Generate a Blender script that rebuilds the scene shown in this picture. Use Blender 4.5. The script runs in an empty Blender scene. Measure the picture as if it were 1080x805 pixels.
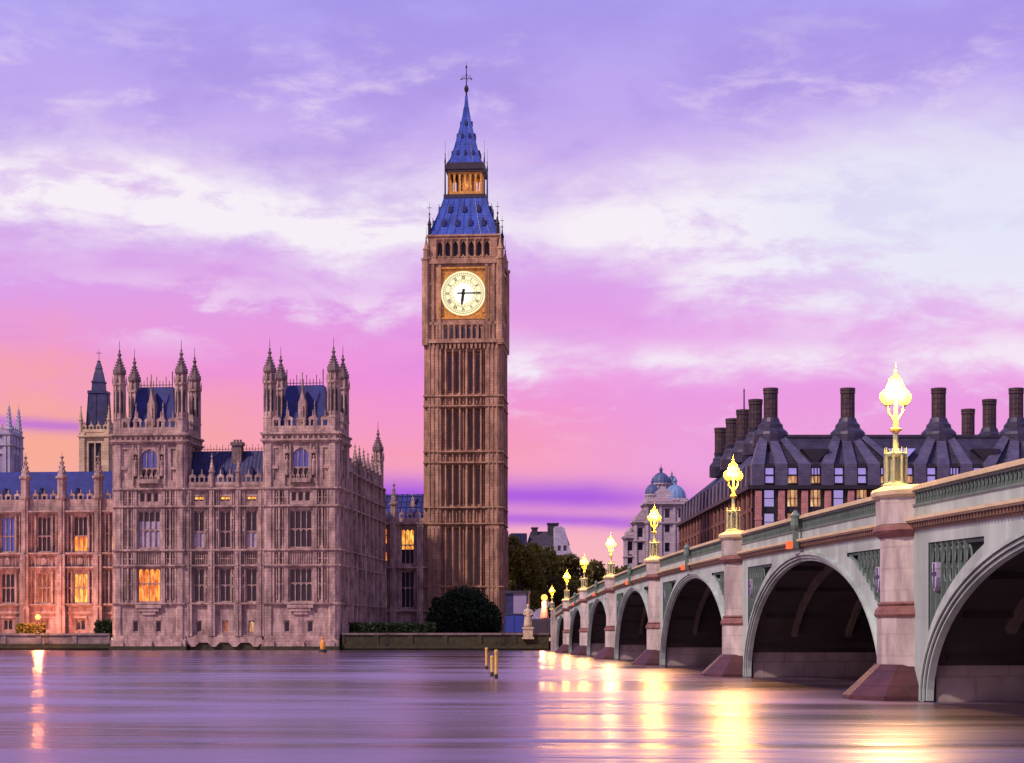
import bpy, math, random
from mathutils import Vector, Matrix

R = math.radians
PI = math.pi
S = bpy.context.scene
COL = S.collection

# ------------------------------------------------------------------ camera
cam_d = bpy.data.cameras.new('camera')
cam = bpy.data.objects.new('camera', cam_d)
COL.objects.link(cam)
cam.location = (0, 0, 1.75)
cam.rotation_euler = (R(90), 0, 0)
cam_d.sensor_width = 36
cam_d.lens = 36 * 2127 / 1080
cam_d.shift_x = 0.0481
cam_d.shift_y = 0.2505
cam_d.clip_start = 0.3
cam_d.clip_end = 9000
S.camera = cam

# ------------------------------------------------------------------ view
S.view_settings.view_transform = 'Standard'
S.view_settings.look = 'None'
S.view_settings.exposure = 0.0
S.view_settings.gamma = 1.0
S.view_settings.use_curve_mapping = False
S.cycles.max_bounces = 6
S.cycles.glossy_bounces = 3
S.cycles.diffuse_bounces = 3
S.cycles.transparent_max_bounces = 4
S.cycles.sample_clamp_indirect = 6.0
S.cycles.use_denoising = True

SUN_EL, SUN_AZ = 44.0, 236.0          # azimuth clockwise from +Y (behind the camera, to the left)
SKY_GAIN = 0.92


def lin(r, g, b):
    def f(c):
        c /= 255.0
        return c / 12.92 if c <= 0.04045 else ((c + 0.055) / 1.055) ** 2.4
    return (f(r), f(g), f(b), 1.0)


# ------------------------------------------------------------------ node helpers
class E:
    """a socket with arithmetic that writes Math nodes"""
    def __init__(self, nt, s):
        self.nt, self.s = nt, s

    def op(self, o, *a, clamp=False):
        n = self.nt.nodes.new('ShaderNodeMath')
        n.operation = o
        n.use_clamp = clamp
        for k, v in enumerate((self,) + a):
            if isinstance(v, E):
                self.nt.links.new(v.s, n.inputs[k])
            else:
                n.inputs[k].default_value = v
        return E(self.nt, n.outputs[0])

    def __add__(self, o): return self.op('ADD', o)
    def __sub__(self, o): return self.op('SUBTRACT', o)
    def __mul__(self, o): return self.op('MULTIPLY', o)
    def __truediv__(self, o): return self.op('DIVIDE', o)
    def clamp(self): return (self * 1.0).op('ADD', 0.0, clamp=True)

    def step(self, a, b):
        n = self.nt.nodes.new('ShaderNodeMapRange')
        n.interpolation_type = 'SMOOTHSTEP'
        n.inputs['From Min'].default_value = a
        n.inputs['From Max'].default_value = b
        if a > b:
            n.inputs['From Min'].default_value = b
            n.inputs['From Max'].default_value = a
            n.inputs['To Min'].default_value = 1
            n.inputs['To Max'].default_value = 0
        self.nt.links.new(self.s, n.inputs['Value'])
        return E(self.nt, n.outputs['Result'])

    def bump(self, c, w):
        """1 at c, falling to 0 at distance ~2w (gaussian)"""
        d = (self - c) / w
        return (d * d * -1.0).op('EXPONENT')


def nmix(nt, fac, a, b, blend='MIX'):
    n = nt.nodes.new('ShaderNodeMix')
    n.data_type = 'RGBA'
    n.blend_type = blend
    for v, k in ((fac, 0), (a, 6), (b, 7)):
        if isinstance(v, E):
            nt.links.new(v.s, n.inputs[k])
        elif hasattr(v, 'is_linked') or hasattr(v, 'links'):
            nt.links.new(v, n.inputs[k])
        else:
            n.inputs[k].default_value = v
    return n.outputs[2]


def nnoise(nt, vec, scale, detail=4, rough=0.55, dist=0.0):
    n = nt.nodes.new('ShaderNodeTexNoise')
    n.inputs['Scale'].default_value = scale
    n.inputs['Detail'].default_value = detail
    n.inputs['Roughness'].default_value = rough
    n.inputs['Distortion'].default_value = dist
    if vec is not None:
        nt.links.new(vec, n.inputs['Vector'])
    return E(nt, n.outputs['Fac'])


# ------------------------------------------------------------------ world: a dusk sky with layered cloud
W = bpy.data.worlds.new('World')
S.world = W
W.use_nodes = True
nt = W.node_tree
nt.nodes.clear()
out = nt.nodes.new('ShaderNodeOutputWorld')
tc = nt.nodes.new('ShaderNodeTexCoord')
sp = nt.nodes.new('ShaderNodeSeparateXYZ')
nt.links.new(tc.outputs['Generated'], sp.inputs[0])
X, Y, Z = (E(nt, sp.outputs[k]) for k in range(3))
# azimuth and tangent of elevation, both in units of 1/2127 rad
A = X.op('ARCTAN2', Y) * 2127.0
H = (Z / (X * X + Y * Y).op('SQRT').op('MAXIMUM', 0.02)) * 2127.0


def comb(a, b, c=0.0):
    n = nt.nodes.new('ShaderNodeCombineXYZ')
    for k, v in enumerate((a, b, c)):
        if isinstance(v, E):
            nt.links.new(v.s, n.inputs[k])
        else:
            n.inputs[k].default_value = v
    return n.outputs[0]


big = nnoise(nt, comb(A / 300.0, H / 140.0, 3.1), 1.0, 6, 0.6, 0.25)
fine = nnoise(nt, comb(A / 120.0, H / 50.0, 7.7), 1.0, 7, 0.62, 0.25)
soft = nnoise(nt, comb(A / 300.0, H / 75.0, 1.3), 1.0, 5, 0.6, 0.3)
Hw = H + (big - 0.5) * 170.0 + (fine - 0.5) * 90.0          # warped height
ramp = nt.nodes.new('ShaderNodeValToRGB')
stops = [(0, (255, 203, 188)), (80, (255, 188, 195)), (140, (255, 172, 205)), (200, (255, 160, 190)), (273, (248, 148, 224)),
         (360, (228, 164, 240)), (450, (212, 178, 243)), (560, (197, 172, 246)), (680, (180, 166, 249)), (800, (168, 161, 250))]
cr = ramp.color_ramp
cr.elements[0].position = 0
cr.elements[0].color = lin(*stops[0][1])
cr.elements[1].position = 1
cr.elements[1].color = lin(*stops[-1][1])
for p, c in stops[1:-1]:
    e = cr.elements.new(p / 800)
    e.color = lin(*c)
nt.links.new(((H + (big - 0.5) * 90.0) / 800.0).clamp().s, ramp.inputs[0])
col = ramp.outputs[0]
# warm afterglow low on the left
glow = A.step(-60.0, -470.0) * Hw.bump(205.0, 75.0)
col = nmix(nt, (glow * 0.75).clamp(), col, lin(255, 178, 135))
lil = A.step(20.0, 260.0) * H.step(120.0, 190.0) * H.step(380.0, 300.0)
col = nmix(nt, (lil * 0.65).clamp(), col, lin(238, 160, 240))
# violet folds of the high cloud
fold = (big.step(0.42, 0.62)) * H.step(390.0, 520.0)
col = nmix(nt, (fold * 0.5).clamp(), col, lin(168, 142, 230))
fold2 = (soft.step(0.5, 0.68)) * H.step(230.0, 330.0) * H.step(560.0, 430.0)
col = nmix(nt, (fold2 * 0.6).clamp(), col, lin(222, 140, 230))
# broad bright bank: rises a little towards the left, swells on the right
cen = A.step(-500.0, 500.0) * -40.0 + 462.0
wid = A.step(100.0, 520.0) * 42.0 + 44.0
dd = (Hw - cen) / wid
bank = (dd * dd * -1.0).op('EXPONENT')
bank = bank * (fine.step(0.36, 0.58) * 0.75 + 0.42) * (A.bump(60.0, 70.0) * -0.35 + 1.0)
col = nmix(nt, (bank * 1.05).clamp(), col, lin(255, 246, 255))
# thinner bright streaks under it
st = (H + (big - 0.5) * 70.0 + (fine - 0.5) * 34.0)
streak = st.bump(292.0, 24.0) * A.step(-40.0, 60.0) * (fine.step(0.3, 0.62) * 0.8 + 0.3)
streak = streak + st.bump(345.0, 30.0) * A.step(90.0, -80.0) * fine.step(0.46, 0.68) * 0.75
streak = streak + st.bump(570.0, 70.0) * fine.step(0.50, 0.72) * 0.55
streak = streak + st.bump(250.0, 34.0) * fine.step(0.5, 0.66) * A.step(-60.0, 120.0) * 0.5
col = nmix(nt, streak.clamp(), col, lin(252, 234, 252))
# pale blue-white veil to the right
veil = A.step(150.0, 520.0) * Hw.bump(440.0, 75.0)
col = nmix(nt, (veil * 0.75).clamp(), col, lin(228, 232, 255))
# dark violet bars near the horizon
hb = H + (soft - 0.5) * 22.0 + A * 0.02
bars = hb.bump(152.0, 16.0) * (A.step(-260.0, -120.0) * A.step(330.0, 120.0)) * 1.0
bars = bars + hb.bump(126.0, 7.0) * (A.step(-200.0, -60.0) * A.step(300.0, 150.0)) * 0.8
bars = bars + hb.bump(210.0, 6.0) * A.step(-250.0, -420.0) * 0.7
col = nmix(nt, bars.clamp(), col, lin(178, 92, 230))
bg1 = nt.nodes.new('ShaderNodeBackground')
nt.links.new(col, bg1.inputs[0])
back = Y.step(0.25, -0.45)                                       # unseen sky behind the camera, brightened a little to light the facades
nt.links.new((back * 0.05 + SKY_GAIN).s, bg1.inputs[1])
sky = nt.nodes.new('ShaderNodeTexSky')
sky.sky_type = 'NISHITA'
sky.sun_disc = False
sky.sun_elevation = R(SUN_EL)
sky.sun_rotation = R(SUN_AZ)
bg2 = nt.nodes.new('ShaderNodeBackground')
nt.links.new(sky.outputs[0], bg2.inputs[0])
bg2.inputs[1].default_value = 0.004
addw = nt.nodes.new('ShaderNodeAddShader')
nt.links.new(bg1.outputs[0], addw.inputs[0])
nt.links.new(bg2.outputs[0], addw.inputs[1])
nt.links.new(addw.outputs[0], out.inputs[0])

# ------------------------------------------------------------------ sun (soft: thin cloud)
sun_d = bpy.data.lights.new('sun', 'SUN')
sun_d.energy = 4.3
sun_d.angle = R(3)
sun_d.color = (1.0, 0.76, 0.70)
sun = bpy.data.objects.new('sun', sun_d)
COL.objects.link(sun)
sv = Vector((math.sin(R(SUN_AZ)) * math.cos(R(SUN_EL)), math.cos(R(SUN_AZ)) * math.cos(R(SUN_EL)), math.sin(R(SUN_EL))))
sun.rotation_euler = (-sv).to_track_quat('-Z', 'Y').to_euler()


# ------------------------------------------------------------------ materials
def mat_base(name):
    m = bpy.data.materials.new(name)
    m.use_nodes = True
    t = m.node_tree
    return m, t, t.nodes['Principled BSDF']


def surf(name, c1, c2, rough=0.8, scale=0.6, bump=0.25, courses=None, metal=0.0, grime=0.35, bdist=0.05, spec=0.3, streak=1.0, cmix=0.7):
    """mottled surface: two tones, dirt of its own, optional coursed joints"""
    m, t, b = mat_base(name)
    tcn = t.nodes.new('ShaderNodeTexCoord')
    vec = tcn.outputs['Object']
    mp = t.nodes.new('ShaderNodeMapping')
    mp.inputs['Scale'].default_value = (1, 1, 1.0 / streak)
    t.links.new(vec, mp.inputs[0])
    n1 = nnoise(t, mp.outputs[0], scale, 6, 0.65)
    n2 = nnoise(t, mp.outputs[0], scale * 0.23, 4, 0.6)
    colr = nmix(t, n1.step(0.3, 0.7), c1 + (1,), c2 + (1,))
    dark = tuple(v * 0.30 for v in c1) + (1,)
    colr = nmix(t, (n2.step(0.48, 0.72) * grime), colr, dark)
    hgt = n1 * 0.6
    if courses:
        bw, bh = courses
        br = t.nodes.new('ShaderNodeTexBrick')
        br.inputs['Scale'].default_value = 1.0
        br.inputs['Brick Width'].default_value = bw
        br.inputs['Row Height'].default_value = bh
        br.inputs['Mortar Size'].default_value = bh * 0.05
        br.inputs['Color1'].default_value = (1, 1, 1, 1)
        br.inputs['Color2'].default_value = (0.74, 0.74, 0.74, 1)
        br.inputs['Mortar'].default_value = (0.45, 0.45, 0.45, 1)
        sx = t.nodes.new('ShaderNodeSeparateXYZ')
        t.links.new(vec, sx.inputs[0])
        cx = t.nodes.new('ShaderNodeCombineXYZ')
        t.links.new((E(t, sx.outputs[0]) + E(t, sx.outputs[1])).s, cx.inputs[0])
        t.links.new(sx.outputs[2], cx.inputs[1])
        t.links.new(cx.outputs[0], br.inputs['Vector'])
        colr = nmix(t, cmix, colr, br.outputs['Color'], 'MULTIPLY')
        hgt = hgt + E(t, br.outputs['Fac']) * -0.6
    t.links.new(colr, b.inputs['Base Color'])
    b.inputs['Roughness'].default_value = rough
    b.inputs['Metallic'].default_value = metal
    b.inputs['Specular IOR Level'].default_value = spec
    if bump:
        bn = t.nodes.new('ShaderNodeBump')
        bn.inputs['Strength'].default_value = bump
        bn.inputs['Distance'].default_value = bdist
        t.links.new(hgt.s, bn.inputs['Height'])
        t.links.new(bn.outputs[0], b.inputs['Normal'])
    return m


def glow_mat(name, c, k, noise=None):
    m, t, b = mat_base(name)
    b.inputs['Base Color'].default_value = (c[0] * 0.08, c[1] * 0.08, c[2] * 0.08, 1)
    b.inputs['Emission Strength'].default_value = k
    if noise:
        tcn = t.nodes.new('ShaderNodeTexCoord')
        mp = t.nodes.new('ShaderNodeMapping')
        mp.inputs['Scale'].default_value = (3.0, 3.0, 0.8)
        t.links.new(tcn.outputs['Object'], mp.inputs[0])
        n = nnoise(t, mp.outputs[0], noise, 3)
        t.links.new(nmix(t, n.step(0.38, 0.62), tuple(v * 0.30 for v in (c[0] * 1.4, c[1] * 0.7, c[2] * 0.6)) + (1,), c + (1,)), b.inputs['Emission Color'])
    else:
        b.inputs['Emission Color'].default_value = c + (1,)
    return m


def glass_mat(name, c, metal, rough=0.12, wob=0.12):
    m, t, b = mat_base(name)
    b.inputs['Base Color'].default_value = c + (1,)
    b.inputs['Metallic'].default_value = metal
    b.inputs['Roughness'].default_value = rough
    tcn = t.nodes.new('ShaderNodeTexCoord')
    n = nnoise(t, tcn.outputs['Object'], 2.2, 2)
    bn = t.nodes.new('ShaderNodeBump')
    bn.inputs['Strength'].default_value = wob
    t.links.new(n.s, bn.inputs['Height'])
    t.links.new(bn.outputs[0], b.inputs['Normal'])
    return m


M = {}
M['stone'] = surf('palace limestone', (0.55, 0.385, 0.31), (0.20, 0.125, 0.11), 0.85, 1.1, 0.35, (1.1, 0.42), grime=0.75, streak=2.6)
M['stone_dark'] = surf('weathered limestone', (0.20, 0.14, 0.13), (0.10, 0.07, 0.07), 0.85, 1.2, 0.3, grime=0.5)
M['tower_stone'] = surf('honey limestone', (0.56, 0.335, 0.20), (0.24, 0.13, 0.08), 0.85, 1.0, 0.35, (1.2, 0.45), grime=0.75, streak=2.6)
M['gilt'] = surf('gilded stone', (0.80, 0.43, 0.08), (0.46, 0.21, 0.04), 0.45, 1.8, 0.3, metal=0.35, grime=0.3)
M['slate'] = surf('blue slate', (0.022, 0.034, 0.20), (0.016, 0.020, 0.10), 0.5, 0.7, 0.4, (0.5, 0.3), grime=0.5)
M['slate_dark'] = surf('dark lead roof', (0.040, 0.042, 0.13), (0.02, 0.02, 0.06), 0.5, 0.9, 0.3, (0.9, 0.35), grime=0.5)
M['iron_tile'] = surf('blue cast iron tiles', (0.05, 0.11, 0.48), (0.025, 0.05, 0.24), 0.42, 1.3, 0.5, (0.55, 0.5), grime=0.6, streak=2.5)
M['black'] = surf('black iron', (0.02, 0.02, 0.025), (0.012, 0.012, 0.015), 0.5, 1.0, 0.1)
M['opal'] = glow_mat('opal dial', (1.0, 0.87, 0.50), 1.12)
M['opal_core'] = glow_mat('opal dial centre', (1.0, 0.95, 0.75), 1.5)
M['glass'] = glass_mat('old window glass', (0.015, 0.014, 0.03), 0.0, 0.12, 0.3)
M['glass_blue'] = glass_mat('blue window glass', (0.10, 0.16, 0.55), 0.7, 0.1, 0.1)
M['glass_sky'] = glass_mat('coated office glass', (0.42, 0.70, 1.0), 0.9, 0.06, 0.05)
M['curtain'] = surf('pale curtain', (0.42, 0.36, 0.42), (0.26, 0.2, 0.27), 0.9, 2.0, 0.2)
M['lit_orange'] = glow_mat('lit orange window', (1.0, 0.32, 0.04), 1.7, 0.8)
M['lit_yellow'] = glow_mat('lit yellow window', (1.0, 0.55, 0.09), 1.7, 0.7)
M['lit_pale'] = glow_mat('lit office window', (1.0, 0.66, 0.32), 0.95, 0.45)
M['lit_dim'] = glow_mat('dimly lit window', (0.62, 0.20, 0.09), 0.6, 0.8)
M['granite'] = surf('pink granite', (0.50, 0.44, 0.37), (0.25, 0.21, 0.18), 0.7, 1.3, 0.25, (1.6, 0.62), grime=0.6, streak=3.0, cmix=0.3)
M['granite_band'] = surf('rust stained granite', (0.22, 0.10, 0.075), (0.13, 0.06, 0.05), 0.75, 2.0, 0.25, grime=0.5)
M['granite_foot'] = surf('algae stained granite', (0.085, 0.028, 0.024), (0.05, 0.018, 0.018), 0.5, 1.5, 0.35, (1.4, 0.4), grime=0.5)
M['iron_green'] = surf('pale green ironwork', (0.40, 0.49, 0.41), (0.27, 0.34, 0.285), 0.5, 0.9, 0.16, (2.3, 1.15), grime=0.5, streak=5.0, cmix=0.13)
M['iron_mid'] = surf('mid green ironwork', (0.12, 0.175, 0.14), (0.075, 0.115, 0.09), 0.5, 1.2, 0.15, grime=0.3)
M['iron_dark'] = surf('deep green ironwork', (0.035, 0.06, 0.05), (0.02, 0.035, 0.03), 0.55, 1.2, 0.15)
M['coping'] = surf('ochre painted coping', (0.58, 0.47, 0.26), (0.44, 0.35, 0.19), 0.5, 1.2, 0.1, grime=0.2)
M['dentil'] = surf('rust brown cornice', (0.155, 0.085, 0.05), (0.09, 0.05, 0.035), 0.6, 1.4, 0.15)
M['vault'] = surf('dark arch ironwork', (0.034, 0.026, 0.022), (0.018, 0.015, 0.013), 0.7, 0.8, 0.2, grime=0.4)  # very dark plates lining the undersides of the arches
M['pier_wall'] = surf('grey river stone', (0.34, 0.29, 0.25), (0.2, 0.165, 0.15), 0.8, 0.7, 0.3, (1.8, 0.7), grime=0.6, streak=1.5, cmix=0.45)
M['gold_lamp'] = surf('gilded lamp iron', (0.55, 0.40, 0.10), (0.34, 0.27, 0.09), 0.4, 6.0, 0.1, metal=0.3, grime=0.1)
M['globe'] = glow_mat('lamp globe', (1.0, 0.47, 0.08), 2.0)
M['globe_white'] = glow_mat('pale lamp globe', (1.0, 0.62, 0.18), 2.1)
M['red_light'] = glow_mat('red signal lens', (1.0, 0.08, 0.02), 2.0)
M['terrace'] = surf('river wall stone', (0.25, 0.20, 0.185), (0.14, 0.11, 0.105), 0.8, 0.8, 0.35, (1.6, 0.5), grime=0.5)
M['weed'] = surf('weed covered stone', (0.045, 0.042, 0.014), (0.022, 0.02, 0.010), 0.8, 1.6, 0.5)
M['leaf_dark'] = surf('dark evergreen leaves', (0.034, 0.062, 0.020), (0.012, 0.026, 0.010), 0.6, 1.5, 0.0)
M['leaf'] = surf('summer leaves', (0.30, 0.26, 0.035), (0.13, 0.125, 0.022), 0.6, 0.5, 0.0)
M['leaf_deep'] = surf('deep green leaves', (0.15, 0.13, 0.025), (0.065, 0.062, 0.015), 0.6, 0.5, 0.0)
M['bark'] = surf('bark', (0.07, 0.05, 0.035), (0.04, 0.03, 0.02), 0.9, 2.0, 0.4)
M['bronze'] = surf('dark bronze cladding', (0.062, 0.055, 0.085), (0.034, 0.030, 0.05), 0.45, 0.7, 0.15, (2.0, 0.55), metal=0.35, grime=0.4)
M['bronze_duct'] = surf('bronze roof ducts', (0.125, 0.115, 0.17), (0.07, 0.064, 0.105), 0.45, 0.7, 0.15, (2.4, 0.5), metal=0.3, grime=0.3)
M['bronze_dark'] = surf('deep bronze', (0.022, 0.019, 0.026), (0.014, 0.012, 0.018), 0.5, 1.0, 0.1)  # darkest bronze tone, for walls, eaves and window frames
M['sandstone'] = surf('pink sandstone', (0.52, 0.24, 0.20), (0.38, 0.16, 0.14), 0.8, 0.9, 0.2, (2.5, 0.9), grime=0.2)
M['brickred'] = surf('brown red cladding', (0.20, 0.075, 0.045), (0.12, 0.045, 0.03), 0.75, 0.6, 0.2, (1.0, 0.4), grime=0.4)
M['chimney'] = surf('brown flue metal', (0.095, 0.058, 0.05), (0.05, 0.036, 0.05), 0.55, 1.2, 0.2, (0.9, 0.8), metal=0.3)
M['pale'] = surf('pale portland stone', (0.50, 0.42, 0.44), (0.38, 0.31, 0.34), 0.85, 0.5, 0.25, (1.4, 0.6), grime=0.25)
M['pale_cool'] = surf('cool pale stone', (0.46, 0.42, 0.50), (0.34, 0.30, 0.40), 0.85, 0.5, 0.25, (1.4, 0.6), grime=0.25)
M['dome'] = surf('blue lead dome', (0.16, 0.27, 0.42), (0.10, 0.18, 0.32), 0.55, 0.6, 0.1, grime=0.2)
M['dome_dark'] = surf('dark lead dome', (0.075, 0.105, 0.21), (0.045, 0.065, 0.14), 0.55, 0.8, 0.1, grime=0.2)
M['buff'] = surf('buff stone', (0.62, 0.48, 0.30), (0.46, 0.33, 0.2), 0.85, 0.6, 0.2, (1.2, 0.5), grime=0.3)
M['blue_panel'] = surf('blue painted panel', (0.03, 0.05, 0.26), (0.025, 0.04, 0.20), 0.6, 0.6, 0.05, grime=0.2)
M['lilac_panel'] = surf('pale grey panel', (0.27, 0.23, 0.33), (0.22, 0.19, 0.28), 0.6, 0.6, 0.05, grime=0.2)
M['dark_panel'] = surf('charcoal panel', (0.045, 0.035, 0.05), (0.03, 0.025, 0.035), 0.6, 0.8, 0.1)
M['yellow_paint'] = surf('yellow paint', (0.62, 0.42, 0.08), (0.48, 0.31, 0.06), 0.5, 2.0, 0.1)
M['orange_paint'] = surf('orange yellow paint', (0.75, 0.33, 0.04), (0.6, 0.25, 0.03), 0.5, 2.0, 0.1)
M['statue'] = surf('cream statue stone', (0.52, 0.42, 0.26), (0.36, 0.29, 0.18), 0.8, 2.0, 0.25)
M['pinkstone'] = surf('rose stone', (0.60, 0.30, 0.22), (0.45, 0.21, 0.16), 0.8, 1.5, 0.2)
M['ground'] = surf('paving and earth', (0.11, 0.10, 0.09), (0.07, 0.065, 0.06), 0.9, 0.1, 0.1)
M['asphalt'] = surf('asphalt', (0.052, 0.05, 0.05), (0.04, 0.04, 0.04), 0.9, 1.0, 0.1)
M['flower'] = surf('flower bed', (0.20, 0.16, 0.03), (0.06, 0.09, 0.02), 0.8, 3.0, 0.3)


def water_mat():
    m, t, b = mat_base('river water')
    b.inputs['Base Color'].default_value = (0.020, 0.010, 0.014, 1)
    b.inputs['Roughness'].default_value = 0.17
    b.inputs['IOR'].default_value = 1.33
    tcn = t.nodes.new('ShaderNodeTexCoord')
    mp = t.nodes.new('ShaderNodeMapping')
    mp.inputs['Scale'].default_value = (0.16, 0.8, 1)
    t.links.new(tcn.outputs['Object'], mp.inputs[0])
    n1 = nnoise(t, mp.outputs[0], 1.0, 4, 0.55, 0.4)
    sy = t.nodes.new('ShaderNodeSeparateXYZ')
    t.links.new(tcn.outputs['Object'], sy.inputs[0])
    far = E(t, sy.outputs[1]).step(190.0, 40.0)                   # ruffled mid river, calmer below the far wall
    mp2 = t.nodes.new('ShaderNodeMapping')
    mp2.inputs['Scale'].default_value = (0.028, 0.075, 1)
    t.links.new(tcn.outputs['Object'], mp2.inputs[0])
    n2 = nnoise(t, mp2.outputs[0], 1.0, 4, 0.55, 1.2)
    bn = t.nodes.new('ShaderNodeBump')
    bn.inputs['Strength'].default_value = 0.5
    bn.inputs['Distance'].default_value = 0.45
    t.links.new((n1 * 0.5 + n2 * 2.4).s, bn.inputs['Height'])
    t.links.new(bn.outputs[0], b.inputs['Normal'])
    rg = n2.step(0.34, 0.66) * 0.14 + far * 0.10 + 0.11
    t.links.new(rg.s, b.inputs['Roughness'])
    g = t.nodes.new('ShaderNodeBsdfGlossy')
    g.inputs['Color'].default_value = (0.95, 0.76, 0.98, 1)
    t.links.new(rg.s, g.inputs['Roughness'])
    t.links.new(bn.outputs[0], g.inputs['Normal'])
    mx = t.nodes.new('ShaderNodeMixShader')
    t.links.new((n2.step(0.32, 0.66) * 0.34 + 0.07).s, mx.inputs[0])
    t.links.new(b.outputs[0], mx.inputs[1])
    t.links.new(g.outputs[0], mx.inputs[2])
    t.links.new(mx.outputs[0], t.nodes['Material Output'].inputs['Surface'])
    return m


M['water'] = water_mat()
for nm_ in ('leaf', 'leaf_deep', 'leaf_dark', 'flower'):
    t_ = M[nm_].node_tree
    b_ = t_.nodes['Principled BSDF']
    tr_ = t_.nodes.new('ShaderNodeBsdfTranslucent')
    t_.links.new(b_.inputs['Base Color'].links[0].from_socket, tr_.inputs['Color'])
    mx_ = t_.nodes.new('ShaderNodeMixShader')
    mx_.inputs[0].default_value = 0.4
    t_.links.new(b_.outputs[0], mx_.inputs[1])
    t_.links.new(tr_.outputs[0], mx_.inputs[2])
    t_.links.new(mx_.outputs[0], t_.nodes['Material Output'].inputs['Surface'])


# ------------------------------------------------------------------ mesh helpers
class F:
    """a facade frame: u along the wall, w out of it, z up"""
    def __init__(s, ox, oy, ang):
        s.ox, s.oy, s.ang = ox, oy, ang
        s.du = (math.cos(ang), math.sin(ang))
        s.n = (math.sin(ang), -math.cos(ang))

    def p(s, u, w, z):
        return (s.ox + s.du[0] * u + s.n[0] * w, s.oy + s.du[1] * u + s.n[1] * w, z)


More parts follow.
